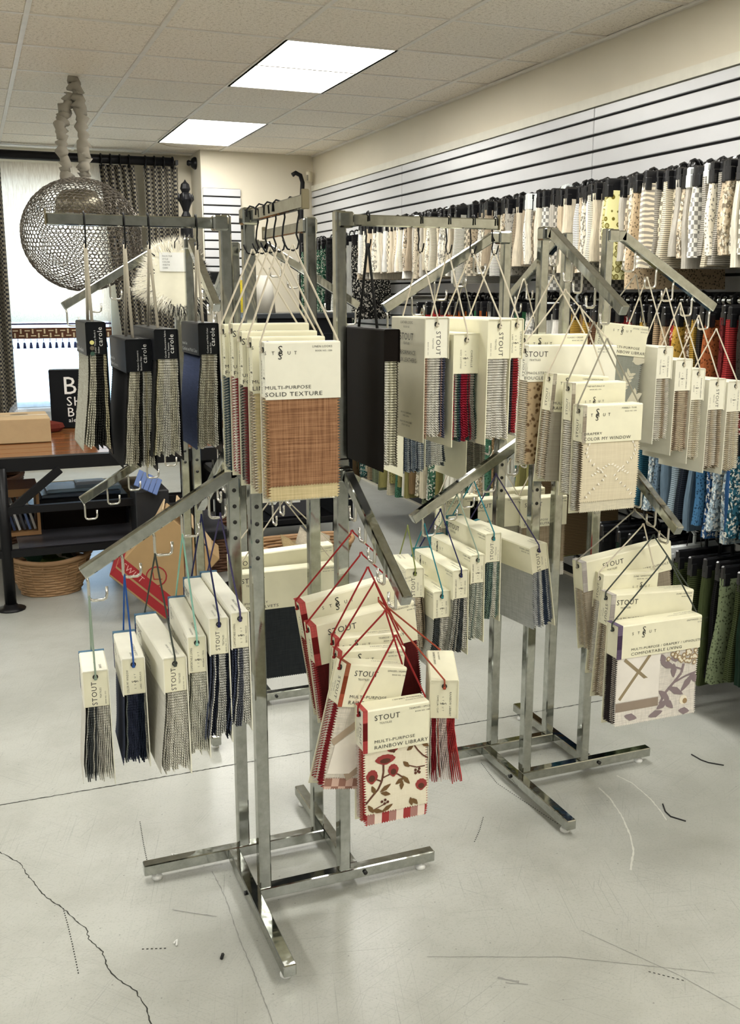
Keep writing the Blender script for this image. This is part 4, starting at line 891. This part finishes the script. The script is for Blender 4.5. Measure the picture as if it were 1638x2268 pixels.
GREE = [('cream', (.66, .60, .44)), ('sage', (.26, .30, .19)), ('green', (.06, .16, .10)), ('tan', (.46, .36, .22)), ('white', (.74, .72, .62)), ('brown', (.18, .12, .06)), ('teal', (.05, .16, .15)), ('olive', (.24, .22, .08))]
DGRN = [('forest', (.012, .03, .018)), ('moss', (.07, .09, .035)), ('black', (.010, .010, .010)), ('sage', (.19, .23, .13))]
K1 = ['plain', 'plain', 'plain', 'stripe', 'floral', 'dots', 'checks']
y_t1 = ysr(2.35, 4.3, .029); y_t1b = ysr(4.3, 6.6, .037)
tier(2.52, .44, y_t1, 1.97, 1.672, NEUT, K1, 'near upper rail', 'samples on the near half of the upper rail', seed=11)
tier(2.52, .44, y_t1b, 1.97, 1.672, NEUT, K1, 'far upper rail', 'samples on the far half of the upper rail', seed=12)
tier(2.50, .44, ysr(2.30, 3.9, .041), 1.465, 1.10, WARM, ['plain', 'floral', 'dots', 'stripe', 'floral'], 'near second rail', 'samples on the near half of the second rail', seed=13)
tier(2.50, .44, ysr(3.9, 5.5, .043), 1.465, 1.10, REDN, ['plain', 'stripe', 'floral', 'plain'], 'far second rail', 'samples on the far half of the second rail', seed=14)
tier(2.47, .44, ysr(2.28, 3.95, .043), 1.03, .70, BLUE, ['plain', 'plain', 'floral', 'stripe', 'dots'], 'near third rail', 'samples on the near half of the third rail', seed=15)
tier(2.47, .44, ysr(4.05, 6.6, .056), 1.03, .30, GREE, K1, 'far third rail', 'samples on the far half of the third rail', seed=16, zj=.07)
tier(2.42, .28, ysr(2.40, 3.5, .06), .56, .16, DGRN, ['plain', 'stripe', 'dots', 'stripe'], 'lowest rail', 'samples on the lowest rail', seed=17, zj=.05, rise=.11)
tier(2.62, .31, ysr(7.0, 8.3, .11), 1.93, 1.36, [('navy', (.02, .03, .08)), ('black', (.02, .02, .02)), ('green', (.03, .12, .07)), ('white', (.6, .6, .55)), ('red', (.3, .04, .03))], ['floral', 'floral', 'plain', 'dots'], 'back rail', 'samples on the far back rail', seed=18)
for y, xf, kd, c, rz, ht, lab in [(3.62, 2.475, 'rings', (.82, .78, .40), -.10, .36, 'ivory sample with olive ring pattern swung out on the upper rail'), (3.44, 2.485, 'dots', (.52, .40, .26), -.10, .42, 'brown dotted sample beside the zebra one on the upper rail'),
                                  (3.34, 2.455, 'zebra', (.80, .72, .56), -.10, .34, 'ivory and grey zebra sample swung out on the upper rail'), (4.12, 2.48, 'checks', (.74, .72, .66), -.10, .38, 'white and dark checked sample swung out on the upper rail'), (5.0, 2.47, 'stripe', (.80, .78, .70), -.10, .36, 'white striped sample swung out on the upper rail')]:
    o = link('fabric_sample', cloth(kd, ht, .44), None, loc=(xf, y, 1.972), label=lab, cat='fabric sample', group='samples swung out on the upper rail'); o.color = c4(c); o.rotation_euler = (0, 0, rz)
    link('hanger', hanger_mesh(.44, .062, BLACKP, 'hanger'), o)
rail('r', 2.74, 2.2, 6.75, 2.032, 'upper chrome rail full of pale samples along the slat wall', (2.5, 4.4, 6.6))
rail('r', 2.72, 2.2, 6.55, 1.527, 'second chrome rail with brown and red samples along the slat wall', (2.5, 4.4, 6.4))
rail('r', 2.69, 2.2, 6.75, 1.092, 'third chrome rail with blue and green samples along the slat wall', (2.5, 4.0, 6.6))
rail('r', 2.56, 2.2, 3.75, .67, 'lowest chrome rail with dark green samples near the floor', (2.4, 3.6))
rail('r', 2.775, 6.9, 8.4, 1.992, 'far chrome rail with dark patterned samples near the back corner', (7.0, 8.3))
#PART4
# ------------------------------------------------------------------ wire globe pendant
import bmesh
t = empty('globe_pendant', (.672, 6.39, 1.90), 'large wire mesh globe pendant hanging from a ruched fabric cord', 'pendant lamp')
bm = bmesh.new(); bmesh.ops.create_icosphere(bm, subdivisions=5, radius=1.0)
rr = random.Random(2); cen = {}
for f in bm.faces:
    c = f.calc_center_median().normalized() + Vector((rr.uniform(-1, 1), rr.uniform(-1, 1), rr.uniform(-1, 1))) * .008; cen[f.index] = Vector((c.x * .350, c.y * .350, c.z * .328))
mb = MB()
for e in bm.edges:
    a, b_ = [cen[f.index] for f in e.link_faces]; mb.tube([a, b_], .0028, 3, cap=False, smooth=False)
bm.free(); mb.build('wire_mesh', plain('grey_wire', (.16, .14, .115), .35, .7), t)
mb = MB(); mb.lathe([(.0, .26), (.10, .255), (.14, .20), (.145, .12), (.13, .115), (.12, .19), (.0, .24)], (0, 0, 0), 20); mb.build('inner_drum', plain('drum_metal', (.30, .27, .20), .35, .8), t)
RUCH = plain('ruched_linen', (.36, .33, .27), .9)
def ruched(pts, r0, seed):
    rr = random.Random(seed); P = []
    for a, b_ in zip(pts[:-1], pts[1:]):
        for k in range(7): q = k / 7; P.append(Vector(a).lerp(Vector(b_), q) + Vector((rr.uniform(-.014, .014), rr.uniform(-.012, .012), 0)))
    P.append(Vector(pts[-1])); mb = MB(); rs = [r0 * (rr.uniform(.65, .9) if i % 2 else rr.uniform(1.1, 1.5)) for i in range(len(P))]; mb.tube(P, rs, 10, smooth=True); return mb
ruched([(.005, 0, .885), (.02, 0, .80), (.045, 0, .66), (.03, 0, .50), (.04, 0, .40), (.035, 0, .31)], .032, 1).build('ruched_cord', RUCH, t)
ruched([(-.01, .03, .80), (-.055, .02, .70), (-.09, 0, .62), (-.085, 0, .50), (-.07, 0, .40), (-.075, 0, .30)], .030, 4).build('ruched_cord', RUCH, t)
MB().tube([(.005, 0, .89), (.005, 0, .86), (-.01, 0, .845)], .006, 6).build('ceiling_hook', BLACK, t)

# ------------------------------------------------------------------ window dressing
HOUND = fab((.26, .23, .17), 'check', (.025, .025, .03))
def curtain(name, lab, pts_top, pts_bot, z0, z1, y, folds, amp, mat, cat='curtain', group=None):
    n = folds * 8; nz = 8; vs = []; fs = []
    for i in range(nz + 1):
        s = i / nz; z = z1 + (z0 - z1) * s
        for k in range(n + 1):
            u = k / n; x = (pts_top[0] + (pts_top[1] - pts_top[0]) * u) * (1 - s) + (pts_bot[0] + (pts_bot[1] - pts_bot[0]) * u) * s
            vs.append((x, y + amp * math.sin(2 * PI * folds * u + .3 * math.sin(3 * s)), z))
    for i in range(nz):
        for k in range(n): a = i * (n + 1) + k; fs.append((a, a + 1, a + n + 2, a + n + 1))
    mb = MB(); mb.add(vs, fs, 0, True); o = mb.build(name, mat, label=lab, cat=cat, group=group)
    md = o.modifiers.new('thickness', 'SOLIDIFY'); md.thickness = .004; return o
curtain('curtain', 'black and cream houndstooth drapery panel beside the linen shade', (1.15, 1.45), (1.30, 1.56), .9, 2.655, 9.27, 5, .025, HOUND, group='houndstooth drapery panels')
curtain('curtain', 'black and cream houndstooth drapery panel beside the black finial stand', (1.53, 1.83), (1.56, 1.80), .55, 2.655, 9.27, 5, .025, HOUND, group='houndstooth drapery panels')
curtain('curtain', 'houndstooth drapery panel at the far left edge of the window', (-.15, .34), (-.15, .33), .15, 2.655, 9.20, 6, .03, HOUND, group='houndstooth drapery panels')
t = empty('curtain_pole', (1.95, 9.27, 2.70), 'thick black curtain pole with ball finial across the window recess', 'curtain pole')
MB().tube([(-2.4, 0, 0), (-.06, 0, 0)], .038, 12).build('pole', BLACK, t)
MB().lathe([(.0, -.03), (.02, -.03), (.028, -.012), (.02, 0), (.04, .012), (.055, .035), (.05, .065), (.02, .085), (0, .088)], (0, 0, 0), 14).build('finial', BLACK, t).rotation_euler = (0, PI / 2, 0)
t.children[1].location = (-.10, 0, 0)
for x in (-.78, -.70, -.62, -.54, -.40, -.32, -.24, -.16):
    MB().tube([(x, .048 * math.cos(a), -.006 + .048 * math.sin(a)) for a in [2 * PI * k / 12 for k in range(13)]], .007, 6, cap=False).build('ring', BLACK, t)
for x in (-2.1, -.12): MB().b2(x - .012, x + .012, 0, YW - 9.27, -.02, .02).build('bracket', BLACK, t)
# linen roman shade (light comes through it)
sm, SN, SL, sb = nt('linen_shade'); co = coords(SN, SL, (260, 260, 12)); f_ = noise(SN, SL, co, 1, 3)
colr = ramp(SN, SL, f_, [(.35, (.66, .56, .42)), (.62, (.88, .80, .66))]); tr = SN.new('ShaderNodeBsdfTranslucent'); mx = SN.new('ShaderNodeMixShader'); mx.inputs[0].default_value = .30
SL.new(colr, sb.inputs['Base Color']); SL.new(colr, tr.inputs['Color']); SL.new(sb.outputs[0], mx.inputs[1]); SL.new(tr.outputs[0], mx.inputs[2]); SL.new(mx.outputs[0], SN['Material Output'].inputs[0]); sb.inputs['Roughness'].default_value = .9
t = empty('roman_shade', (.70, 9.40, 2.66), 'linen roman shade with brown key-pattern trim and tassels glowing in the window', 'window shade')
vs = []; fs = []; n = 12
zz = [0, -.25, -.5, -.75, -1.0, -1.18, -1.235, -1.26, -1.30, -1.345]; yy = [0, .0, .0, .0, 0, -.006, -.03, -.035, -.03, 0]
for z, y in zip(zz, yy):
    for k in range(n + 1): vs.append((-1.0 + 1.5 * k / n, y + .004 * math.sin(k), z))
for i in range(len(zz) - 1):
    for k in range(n): a = i * (n + 1) + k; fs.append((a, a + 1, a + n + 2, a + n + 1))
MB().add(vs, fs, 0, True).build('cloth', sm, t)
BRN = plain('trim_brown', (.10, .035, .015), .8); MB().b2(-1.0, .5, -.012, .0, -1.49, -1.395).build('trim_band', BRN, t)
CRT = plain('trim_cream', (.62, .50, .32), .8); mb = MB()
for k in range(30):
    x = -.99 + k * .05; zq = -1.442 + (.022 if k % 2 else -.022)
    mb.b2(x, x + .014, -.016, -.012, -1.48 if k % 2 else -1.445, -1.44 if k % 2 else -1.405); mb.b2(x - .01, x + .034, -.016, -.012, zq - .005, zq + .005)
mb.build('key_pattern', CRT, t, kind='stuff')
MB().b2(-1.0, .5, -.006, .002, -1.37, -1.355).build('shade_bar', plain('plum_bar', (.05, .03, .08), .6), t)
TAS = plain('tassel_blue', (.03, .04, .12), .8); tme = MB().lathe([(.0, 0), (.004, -.002), (.002, -.03), (.010, -.036), (.016, -.085), (.0, -.086)], (0, 0, 0), 7).mesh('tassel', [TAS])
for k in range(28): link('tassel', tme, t, loc=(-.96 + k * .054, -.006, -1.49))
# bright sheer behind the window trim: pale curtain folds outside the shade
t = curtain('sheer_curtain', 'pale blue sheer curtain gathered in the bright lower window', (.10, 1.18), (.06, 1.20), .56, 1.45, 9.46, 14, .012, None or sm, group=None)
shm, HN, HL, hb = nt('sheer_blue'); tr = HN.new('ShaderNodeBsdfTranslucent'); tr.inputs[0].default_value = (.75, .9, 1, 1); tp = HN.new('ShaderNodeBsdfTransparent'); mx = HN.new('ShaderNodeMixShader'); mx.inputs[0].default_value = .5
HL.new(tr.outputs[0], mx.inputs[1]); HL.new(tp.outputs[0], mx.inputs[2]); HL.new(mx.outputs[0], HN['Material Output'].inputs[0]); t.data.materials[0] = shm
# black carved finial stands by the jamb
for x, y, zt_, lab in ((1.84, 9.0, 2.53, 'tall black carved pole with leaf finial beside the window jamb'), (1.955, 8.96, 2.16, 'shorter black fluted pole beside the carved finial pole')):
    t = empty('drapery_pole', (x, y, 0), lab, 'drapery pole', 'black display poles')
    mb = MB(); rw = 1 if zt_ > 2.4 else .6; mb.lathe([(.055, 0), (.055, zt_ - .38), (.062, zt_ - .37), (.062, zt_ - .34), (.045, zt_ - .33), (.05, zt_ - .32)], (0, 0, 0), 14, sx=rw, sy=rw, smooth=False); mb.build('pole', BLACK, t)
    if zt_ > 2.4:
        MB().lathe([(.0, zt_ - .33), (.045, zt_ - .31), (.025, zt_ - .27), (.035, zt_ - .24), (.065, zt_ - .17), (.055, zt_ - .13), (.03, zt_ - .11), (.045, zt_ - .08), (.035, zt_ - .04), (.012, zt_ - .02), (0, zt_)], (0, 0, 0), 8, smooth=False).build('finial', BLACK, t)
        for k in range(6): MB().lathe([(0, -.03), (.016, -.01), (.014, .02), (0, .05)], (.058 * math.cos(k * PI / 3), .058 * math.sin(k * PI / 3), zt_ - .16), 5).build('leaf', BLACK, t)
MB().tube([(2.80, 8.95, 2.60), (2.83, 8.95, 2.62), (2.875, 8.95, 2.60), (2.895, 8.95, 2.54), (2.88, 8.95, 2.3), (2.86, 8.95, 1.0), (2.86, 8.95, 0)], .02, 10).build('bent_pole', BLACK, label='black bent metal pole leaning in the back corner', cat='pole')

# ------------------------------------------------------------------ work table and what stands on and under it
t = empty('work_table', (.085, 5.12, 0), 'black steel work table with glossy brown plank top', 'table')
WOOD = None
m, N, L, b = nt('glossy_planks'); co = coords(N, L, (3, 40, 40)); f_ = noise(N, L, co, 1, 5, .65); oi = N.new('ShaderNodeObjectInfo')
c1 = ramp(N, L, f_, [(.3, (.10, .035, .012)), (.55, (.27, .11, .035)), (.75, (.40, .19, .07))]); c2 = mix(N, L, mathn(N, L, 'MULTIPLY', oi.outputs['Random'], .5), c1, (.16, .055, .02)); L.new(c2, b.inputs['Base Color']); b.inputs['Roughness'].default_value = .16; PLANK = m
for k in range(7):
    y0 = .06 + k * .155
    MB().bbox((.10, y0 + .077, .745), (2.1, .152, .03), .003).build('plank', PLANK, t)
for x, y in ((0, 0), (1.15, 0), (0, 1.15), (1.15, 1.15)):
    lg = MB().tube([(x, y, .006), (x, y, .72)], .028, 12).build('leg', BLACK, t)
    MB().lathe([(0, 0), (.07, 0), (.072, .006), (.04, .012), (.03, .03), (0, .03)], (x, y, 0), 16).build('foot_flange', BLACK, lg)
MB().b2(-.95, 1.2, .0, .055, .70, .765).build('front_edge', BLACK, t); MB().b2(-.95, 1.2, 1.14, 1.20, .70, .765).build('back_edge', BLACK, t); MB().b2(1.15, 1.2, .0, 1.15, .70, .76).build('side_edge', BLACK, t)
for z in (.52, .30): MB().b2(-.95, 1.15, -.018, .018, z - .03, z + .006).build('rail', BLACK, t)
MB().b2(-.02, 1.15, 1.13, 1.165, .28, .31).build('rail', BLACK, t)
mb = MB(); obox(mb, (0, .0, .48), (.28, .0, .70), .03, .04); mb.build('brace', BLACK, t)
MB().b2(.06, 1.14, .05, 1.10, .296, .306).build('shelf', plain('shelf_wire', (.06, .06, .07), .3), t); 
# shipping carton on the table
t = empty('shipping_carton', (.12, 5.85, .762), 'flat brown shipping carton on the glossy plank table', 'carton')
MB().bbox((0, 0, .066), (.50, .36, .13), .003).build('box', plain('carton_tan', (.50, .36, .20), .8), t); MB().b2(-.25, .25, -.02, .02, .1312, .1322).build('tape', plain('tape', (.55, .42, .25), .35), t)
mb = MB(); mb.add([(.10 + .05 * math.cos(k * PI / 6), .05 + .035 * math.sin(k * PI / 6), .1326) for k in range(12)], [tuple(range(12))]); mb.build('printed_mark', plain('grey_print', (.20, .15, .09), .8), t)
# black shop sign box
t = empty('sign_box', (.55, 6.28, .762), 'black upright box with white lettering standing on the table', 'box', rz=math.radians(-6))
MB().bbox((0, 0, .175), (.26, .10, .35), .004).build('box', BLACKC, t); lt = MB()
for st, sz, x, z in (('B', .15, -.045, .205), ('SH', .078, -.035, .135), ('BO', .078, -.032, .070), ('alen', .036, -.030, .036)): put_text(lt, st, sz, (x, -.0508, z), X3, Z3)
lt.build('lettering', WHITEINK, t)
# red cloth bundle and clear bag behind the carton
mb = MB(); mb.lathe([(0, 0), (.10, .0), (.12, .02), (.11, .045), (.05, .06), (0, .05)], (0, 0, 0), 9, sy=.6, smooth=False); mb.build('cloth_bundle', fab((.16, .03, .02)), loc=(.36, 6.12, .765), label='dark red folded cloth lying behind the carton', cat='cloth')
mb = MB(); mb.lathe([(0, 0), (.15, .01), (.17, .08), (.13, .16), (.07, .22), (.02, .33), (.01, .40)], (0, 0, 0), 10, smooth=False); bgm, BN, BL, bb = nt('bag_film'); bb.inputs['Alpha'].default_value = .28; bb.inputs['Base Color'].default_value = (.6, .7, .85, 1); bb.inputs['Roughness'].default_value = .15; mb.build('plastic_bag', bgm, loc=(.33, 6.6, .70), label='clear plastic bag gathered at the top in front of the window', cat='bag')
MB().b2(-.6, 1.2, -.25, .3, .64, .70).b2(-.55, -.5, -.2, -.15, 0, .64).b2(1.1, 1.15, -.2, -.15, 0, .64).build('side_table', BLACK, loc=(.3, 6.75, 0), label='low black side table standing behind the work table', cat='table')
# drawer cabinet under the table with magazines on top
t = empty('drawer_cabinet', (.51, 5.74, 0), 'low black drawer cabinet under the work table', 'cabinet')
MB().bbox((0, 0, .36), (.47, .42, .22), .004).build('body', BLACKC, t); MB().bbox((0, -.213, .36), (.44, .008, .18), .003).build('drawer', DARKB, t)
for x, y in ((-.2, -.18), (.2, -.18), (-.2, .18), (.2, .18)): MB().b2(x - .02, x + .02, y - .02, y + .02, 0, .25).build('leg', BLACK, t)
for k, (x, w_, d_, z, c, lab) in enumerate(((.50, .42, .30, .471, (.06, .09, .14), 'dark blue binder lying on the black drawer cabinet'), (.52, .40, .24, .492, (.30, .45, .60), 'pale blue magazine on top of the dark blue binder'), (.56, .16, .10, .512, (.62, .72, .85), 'white printed leaflet on top of the pale blue magazine'))):
    mb = MB(); mb.bbox((0, 0, .009), (w_, d_, .018), .002); mb.b2(-w_ / 2 + .01, w_ / 2 - .01, -d_ / 2 + .01, d_ / 2 - .05, .0182, .0188, 1); mb.build('magazine', [plain('magcover_%d' % k, c, .25), plain('magpage_%d' % k, tuple(min(1, x * 1.4 + .08) for x in c), .3)], loc=(x, 5.70, z), label=lab, cat='magazine', group='printed matter on the cabinet')
# fabric bolt stack on shelf further back, wooden crate at left
for k, (x, y, z, c, lab) in enumerate(((.44, 6.05, .40, (.36, .30, .18), 'tan folded cloth length on the shelf under the table'), (.78, 6.05, .40, (.40, .34, .22), 'olive tan folded cloth length next to the other folded length'))):
    vs = []; fs = []
    mb = MB(); mb.bbox((0, 0, 0), (.32, .30, .10), .02)
    for q in range(4): mb.bbox((0, -.155, -.035 + q * .024), (.31, .02, .018), .006)
    mb.build('folded_cloth', fab(c, 'weave'), loc=(x, y, z), label=lab, cat='cloth', group='folded cloth lengths')
MB().bbox((.6, 6.05, .33), (.86, .36, .03), .004).b2(.2, .24, 5.9, 5.94, 0, .32).b2(.97, 1.01, 5.9, 5.94, 0, .32).b2(.2, .24, 6.18, 6.22, 0, .32).b2(.97, 1.01, 6.18, 6.22, 0, .32).build('low_shelf', BLACK, label='low black shelf behind the work table holding folded cloth', cat='shelf')
t = empty('wooden_crate', (.17, 5.55, .31), 'small brown wooden crate of magazines at the table leg', 'crate')
CRW = plain('crate_wood', (.28, .15, .06), .6); MB().b2(-.10, .10, -.15, .15, .21, .25).b2(-.10, .10, -.15, .15, 0, .02).b2(-.10, -.085, -.15, .15, .02, .21).b2(.085, .10, -.15, .15, .02, .21).build('frame', CRW, t)
for k in range(5): MB().box((-.05 + k * .026, -.02, .10), (.012, .22, .15), 0, Matrix.Rotation(-.25, 3, 'Y')).build('magazine', plain('crate_mag_%d' % k, [(.04, .06, .14), (.5, .5, .5), (.05, .05, .06), (.08, .12, .25), (.3, .28, .25)][k], .3), t)
# blue pleated swatch + dark bin
t = empty('blue_swatch_fan', (.78, 5.02, .62), 'blue ribbed swatch card tilted above the cabinet', 'swatch card')
for k in range(5): MB().bbox((-.052 + k * .026, 0, 0), (.024, .008, .09), .002).build('swatch', plain('ribbed_blue', (.10, .16, .36), .5), t)
t.rotation_euler = (-.5, .5, 0)
t = empty('document_bin', (.80, 5.10, 0), 'charcoal upright bin under the blue ribbed swatch card', 'bin'); MB().bbox((0, .03, .29), (.17, .20, .57), .006).build('body', plain('bin_charcoal', (.02, .021, .024), .4), t); MB().b2(-.06, .06, -.0725, -.0705, .20, .34).build('paper_label', plain('label_grey', (.20, .22, .26), .5), t)
# cardboard carton with red bands leaning on its corner
Mx = Matrix.Translation((.80, 4.72, .285)) @ Matrix.Rotation(math.radians(-12), 4, 'Z') @ Matrix.Rotation(math.radians(43), 4, 'Y')
t = empty('banded_carton', label='brown cardboard carton with red bands tipped on its corner on the floor', cat='carton', mat=Mx)
CA = plain('carton_face', (.36, .235, .11), .8); MB().bbox((0, 0, 0), (.34, .25, .40), .004).build('box', CA, t)
MB().box((-.172, 0, .14), (.006, .24, .14), 0, Matrix.Rotation(-.25, 3, 'Y')).build('flap', plain('carton_inside', (.52, .38, .22), .8), t); MB().box((-.02, 0, .23), (.28, .24, .006), 0, Matrix.Rotation(.22, 3, 'Y')).build('flap', plain('carton_inside', (.52, .38, .22), .8), t)
RB = plain('carton_red', (.30, .015, .02), .7)
for z0, z1 in ((-.19, -.15), (-.14, -.09)):
    MB().b2(-.1715, .1715, -.1265, -.1245, z0, z1).b2(-.1725, -.1695, -.1265, .1265, z0, z1).build('red_band', RB, t)
mb = MB()
for a0 in range(16): 
    q0, q1 = a0 * PI / 8, (a0 + 1) * PI / 8; mb.poly([(.0 + .05 * math.cos(q0), -.1268, -.06 + .05 * math.sin(q0)), (.0 + .05 * math.cos(q1), -.1268, -.06 + .05 * math.sin(q1)), (.0 + .044 * math.cos(q1), -.1268, -.06 + .044 * math.sin(q1)), (.0 + .044 * math.cos(q0), -.1268, -.06 + .044 * math.sin(q0))])
mb.poly([(-.03, -.1268, -.05), (0, -.1268, -.075), (.03, -.1268, -.05), (.03, -.1268, -.055), (0, -.1268, -.081), (-.03, -.1268, -.055)]); mb.build('emblem', RB, t)
lt = MB(); put_text(lt, 'SWIFT', .04, (-.155, -.1268, -.13), X3, Z3); lt.build('lettering', plain('pink_print', (.62, .32, .28), .7), t)
# wicker baskets
WICK = plain('wicker', (.40, .24, .12), .6); WICKD = plain('wicker_dark', (.17, .08, .045), .6)
def basket(lab, loc, a, b, h, mat, rows):
    t = empty('wicker_basket', loc, lab, 'basket', 'wicker baskets'); n = 40
    prof = lambda s: .68 + .32 * s ** .8
    for r in range(rows):
        s = (r + .5) / rows; k = prof(s); pts = []
        for q in range(n + 1):
            an = 2 * PI * q / n; ww_ = 1 + .022 * math.sin(10 * an + (r % 2) * PI); pts.append((a * k * ww_ * math.cos(an), b * k * ww_ * math.sin(an), h * s + .02 * s * math.cos(an) ** 2))
        MB().tube(pts, h / rows * .56, 5, cap=False).build('wicker_strand', mat, t)
    for q in range(20):
        an = 2 * PI * (q + .25) / 20; MB().tube([(a * prof(s) * math.cos(an), b * prof(s) * math.sin(an), h * s) for s in (0, .25, .5, .75, 1)], .006, 5).build('stake', mat, t)
    pts = [(a * 1.03 * math.cos(2 * PI * q / n), b * 1.03 * math.sin(2 * PI * q / n), h + .025 * math.cos(2 * PI * q / n) ** 2) for q in range(n + 1)]
    MB().tube(pts, .013, 7, cap=False).build('rim', mat, t); MB().lathe([(0, .004), (.66, .004), (.66, .012), (0, .012)], (0, 0, 0), 20, sx=a, sy=b).build('bottom', mat, t)
basket('light wicker basket of cloth scraps under the work table', (.30, 5.38, 0), .21, .16, .19, WICK, 13)
basket('dark wicker basket behind the banded carton', (1.22, 5.55, 0), .25, .2, .24, WICKD, 14)
basket('brown wicker basket of papers seen behind the velvet book', (1.62, 5.1, 0), .28, .2, .20, WICK, 12)
basket('tall dark wicker basket behind the table leg', (.10, 6.62, 0), .14, .14, .42, WICKD, 20)
for k, (x, y, z, c, rz, lab) in enumerate(((.26, 5.44, .14, (.03, .07, .04), .3, 'dark green cloth scrap in the light wicker basket'), (.36, 5.42, .15, (.09, .13, .03), -.4, 'moss green cloth scrap in the light wicker basket'), (.42, 5.48, .16, (.45, .41, .32), .8, 'cream patterned cloth scrap in the light wicker basket'), (1.58, 5.08, .19, (.40, .30, .16), .4, 'tan envelope in the basket behind the velvet book'), (1.68, 5.1, .21, (.50, .44, .34), -.3, 'cream envelope in the basket behind the velvet book'))):
    vs = [((i - 2) * .045, (j - 2) * .035, .02 * math.sin(i * 1.7 + j * 1.1 + k)) for i in range(5) for j in range(5)]; fs = [(i * 5 + j, i * 5 + j + 1, (i + 1) * 5 + j + 1, (i + 1) * 5 + j) for i in range(4) for j in range(4)]
    o = MB().add(vs, fs, 0, True).build('cloth_scrap', fab(c), loc=(x, y, z), label=lab, cat='cloth scrap', group='scraps in the baskets'); o.rotation_euler = (.5, .3, rz); o.modifiers.new('thickness', 'SOLIDIFY').thickness = .006
# dark storage units behind the racks
def unit(lab, x0, x1, y, d, zs, h):
    t = empty('steel_shelving', ((x0 + x1) / 2, y, 0), lab, 'shelving', 'black steel shelving'); hw = (x1 - x0) / 2
    for sx in (-1, 1):
        for yy in (0, d): MB().bbox((sx * hw, yy, h / 2), (.035, .035, h), .003).build('post', BLACK, t)
    for z in zs: MB().bbox((0, d / 2, z), (2 * hw, d, .03), .003).build('shelf', BLACK, t)
    return t
unit('low black steel shelving between the racks and the back wall', 1.30, 2.05, 5.75, .4, (.18, .50, .82), .85)
for k, (x, z, w_, h_, c, lab) in enumerate(((1.42, .518, .16, .20, (.60, .60, .55), 'white document box on the low black shelving'), (1.64, .518, .20, .24, (.10, .11, .13), 'charcoal storage box on the low black shelving'), (1.86, .518, .14, .16, (.52, .52, .48), 'grey document box on the low black shelving'), (1.47, .198, .24, .22, (.45, .45, .42), 'pale grey bin on the bottom shelf'), (1.8, .198, .28, .2, (.05, .05, .06), 'black bin on the bottom shelf'), (1.55, .84, .34, .20, (.03, .03, .03), 'black storage box on top of the shelving'))):
    t = empty('storage_box', (x, 5.93, z), lab, 'box', 'boxes on the black shelving'); m = plain('box_%d' % k, c, .5)
    MB().bbox((0, 0, h_ / 2), (w_, .26, h_), .004).build('body', m, t); MB().bbox((0, 0, h_ - .012), (w_ + .008, .268, .03), .004).build('lid', m, t); MB().b2(-.03, .03, -.1365, -.1345, h_ * .45, h_ * .6).build('paper_label', plain('label_paper', (.85, .85, .82), .5), t)
t = empty('black_counter', (2.05, 6.6, 0), 'tall black counter cabinet behind the cream books', 'cabinet'); MB().bbox((0, 0, .70), (.70, .45, 1.40), .005).build('body', BLACKC, t); MB().bbox((0, 0, 1.415), (.74, .49, .035), .004).build('top', plain('counter_top', (.03, .035, .04), .25), t)
for x in (-.18, .18): MB().bbox((x, -.228, .8), (.33, .012, 1.0), .004).build('door', BLACKC, t)
MB().lathe([(.0, .0), (.085, .0), (.062, .24), (.0, .24)], (0, 0, 0), 20).build('lamp_shade', plain('grey_shade', (.50, .48, .42), .8), loc=(1.80, 6.45, 1.433), label='grey tapered lampshade standing on the black counter', cat='lampshade')
t = empty('yellow_canister', (2.02, 7.6, 0), 'yellow patterned cloth roll behind the chrome post', 'cloth roll'); YEL = fab((.62, .48, .02), 'leopard', (.40, .33, .06)); MB().tube([(0, 0, 1.15), (0, 0, 1.66)], .085, 14).build('roll', YEL, t); MB().tube([(0, 0, 0), (0, 0, 1.75)], .03, 10).build('core', BLACK, t)
MB().bbox((0, 0, 0), (.20, .12, .10), .01).build('speaker', BLACKP, loc=(2.06, 8.9, 1.70), label='small black speaker mounted on the back slat panel', cat='speaker').rotation_euler = (0, 0, .3)
# gift bags below the lower rail and a floor-standing cone foot
t = empty('gift_bag', (2.52, 2.98, .12), 'dark red and green gift bag hanging below the lowest rail', 'bag', rz=-.5); MB().bbox((0, 0, .18), (.10, .02, .34), .004).build('bag', plain('bag_red', (.10, .008, .012), .4), t); MB().bbox((-.01, -.002, .38), (.10, .02, .18), .004).build('upper_panel', plain('bag_green', (.01, .07, .03), .4), t)
mb = MB()
for k in range(7): mb.poly([(-.02 + .012 * math.cos(q * PI / 4) + .02 * math.sin(k * 2), -.0125, .06 + k * .04 + .012 * math.sin(q * PI / 4)) for q in range(8)])
mb.build('printed_motif', plain('bag_print', (.34, .22, .18), .5), t); MB().tube([(-.03, 0, .47), (-.02, 0, .53), (.02, 0, .53), (.03, 0, .47)], .002, 5).build('handle', BLACK, t)
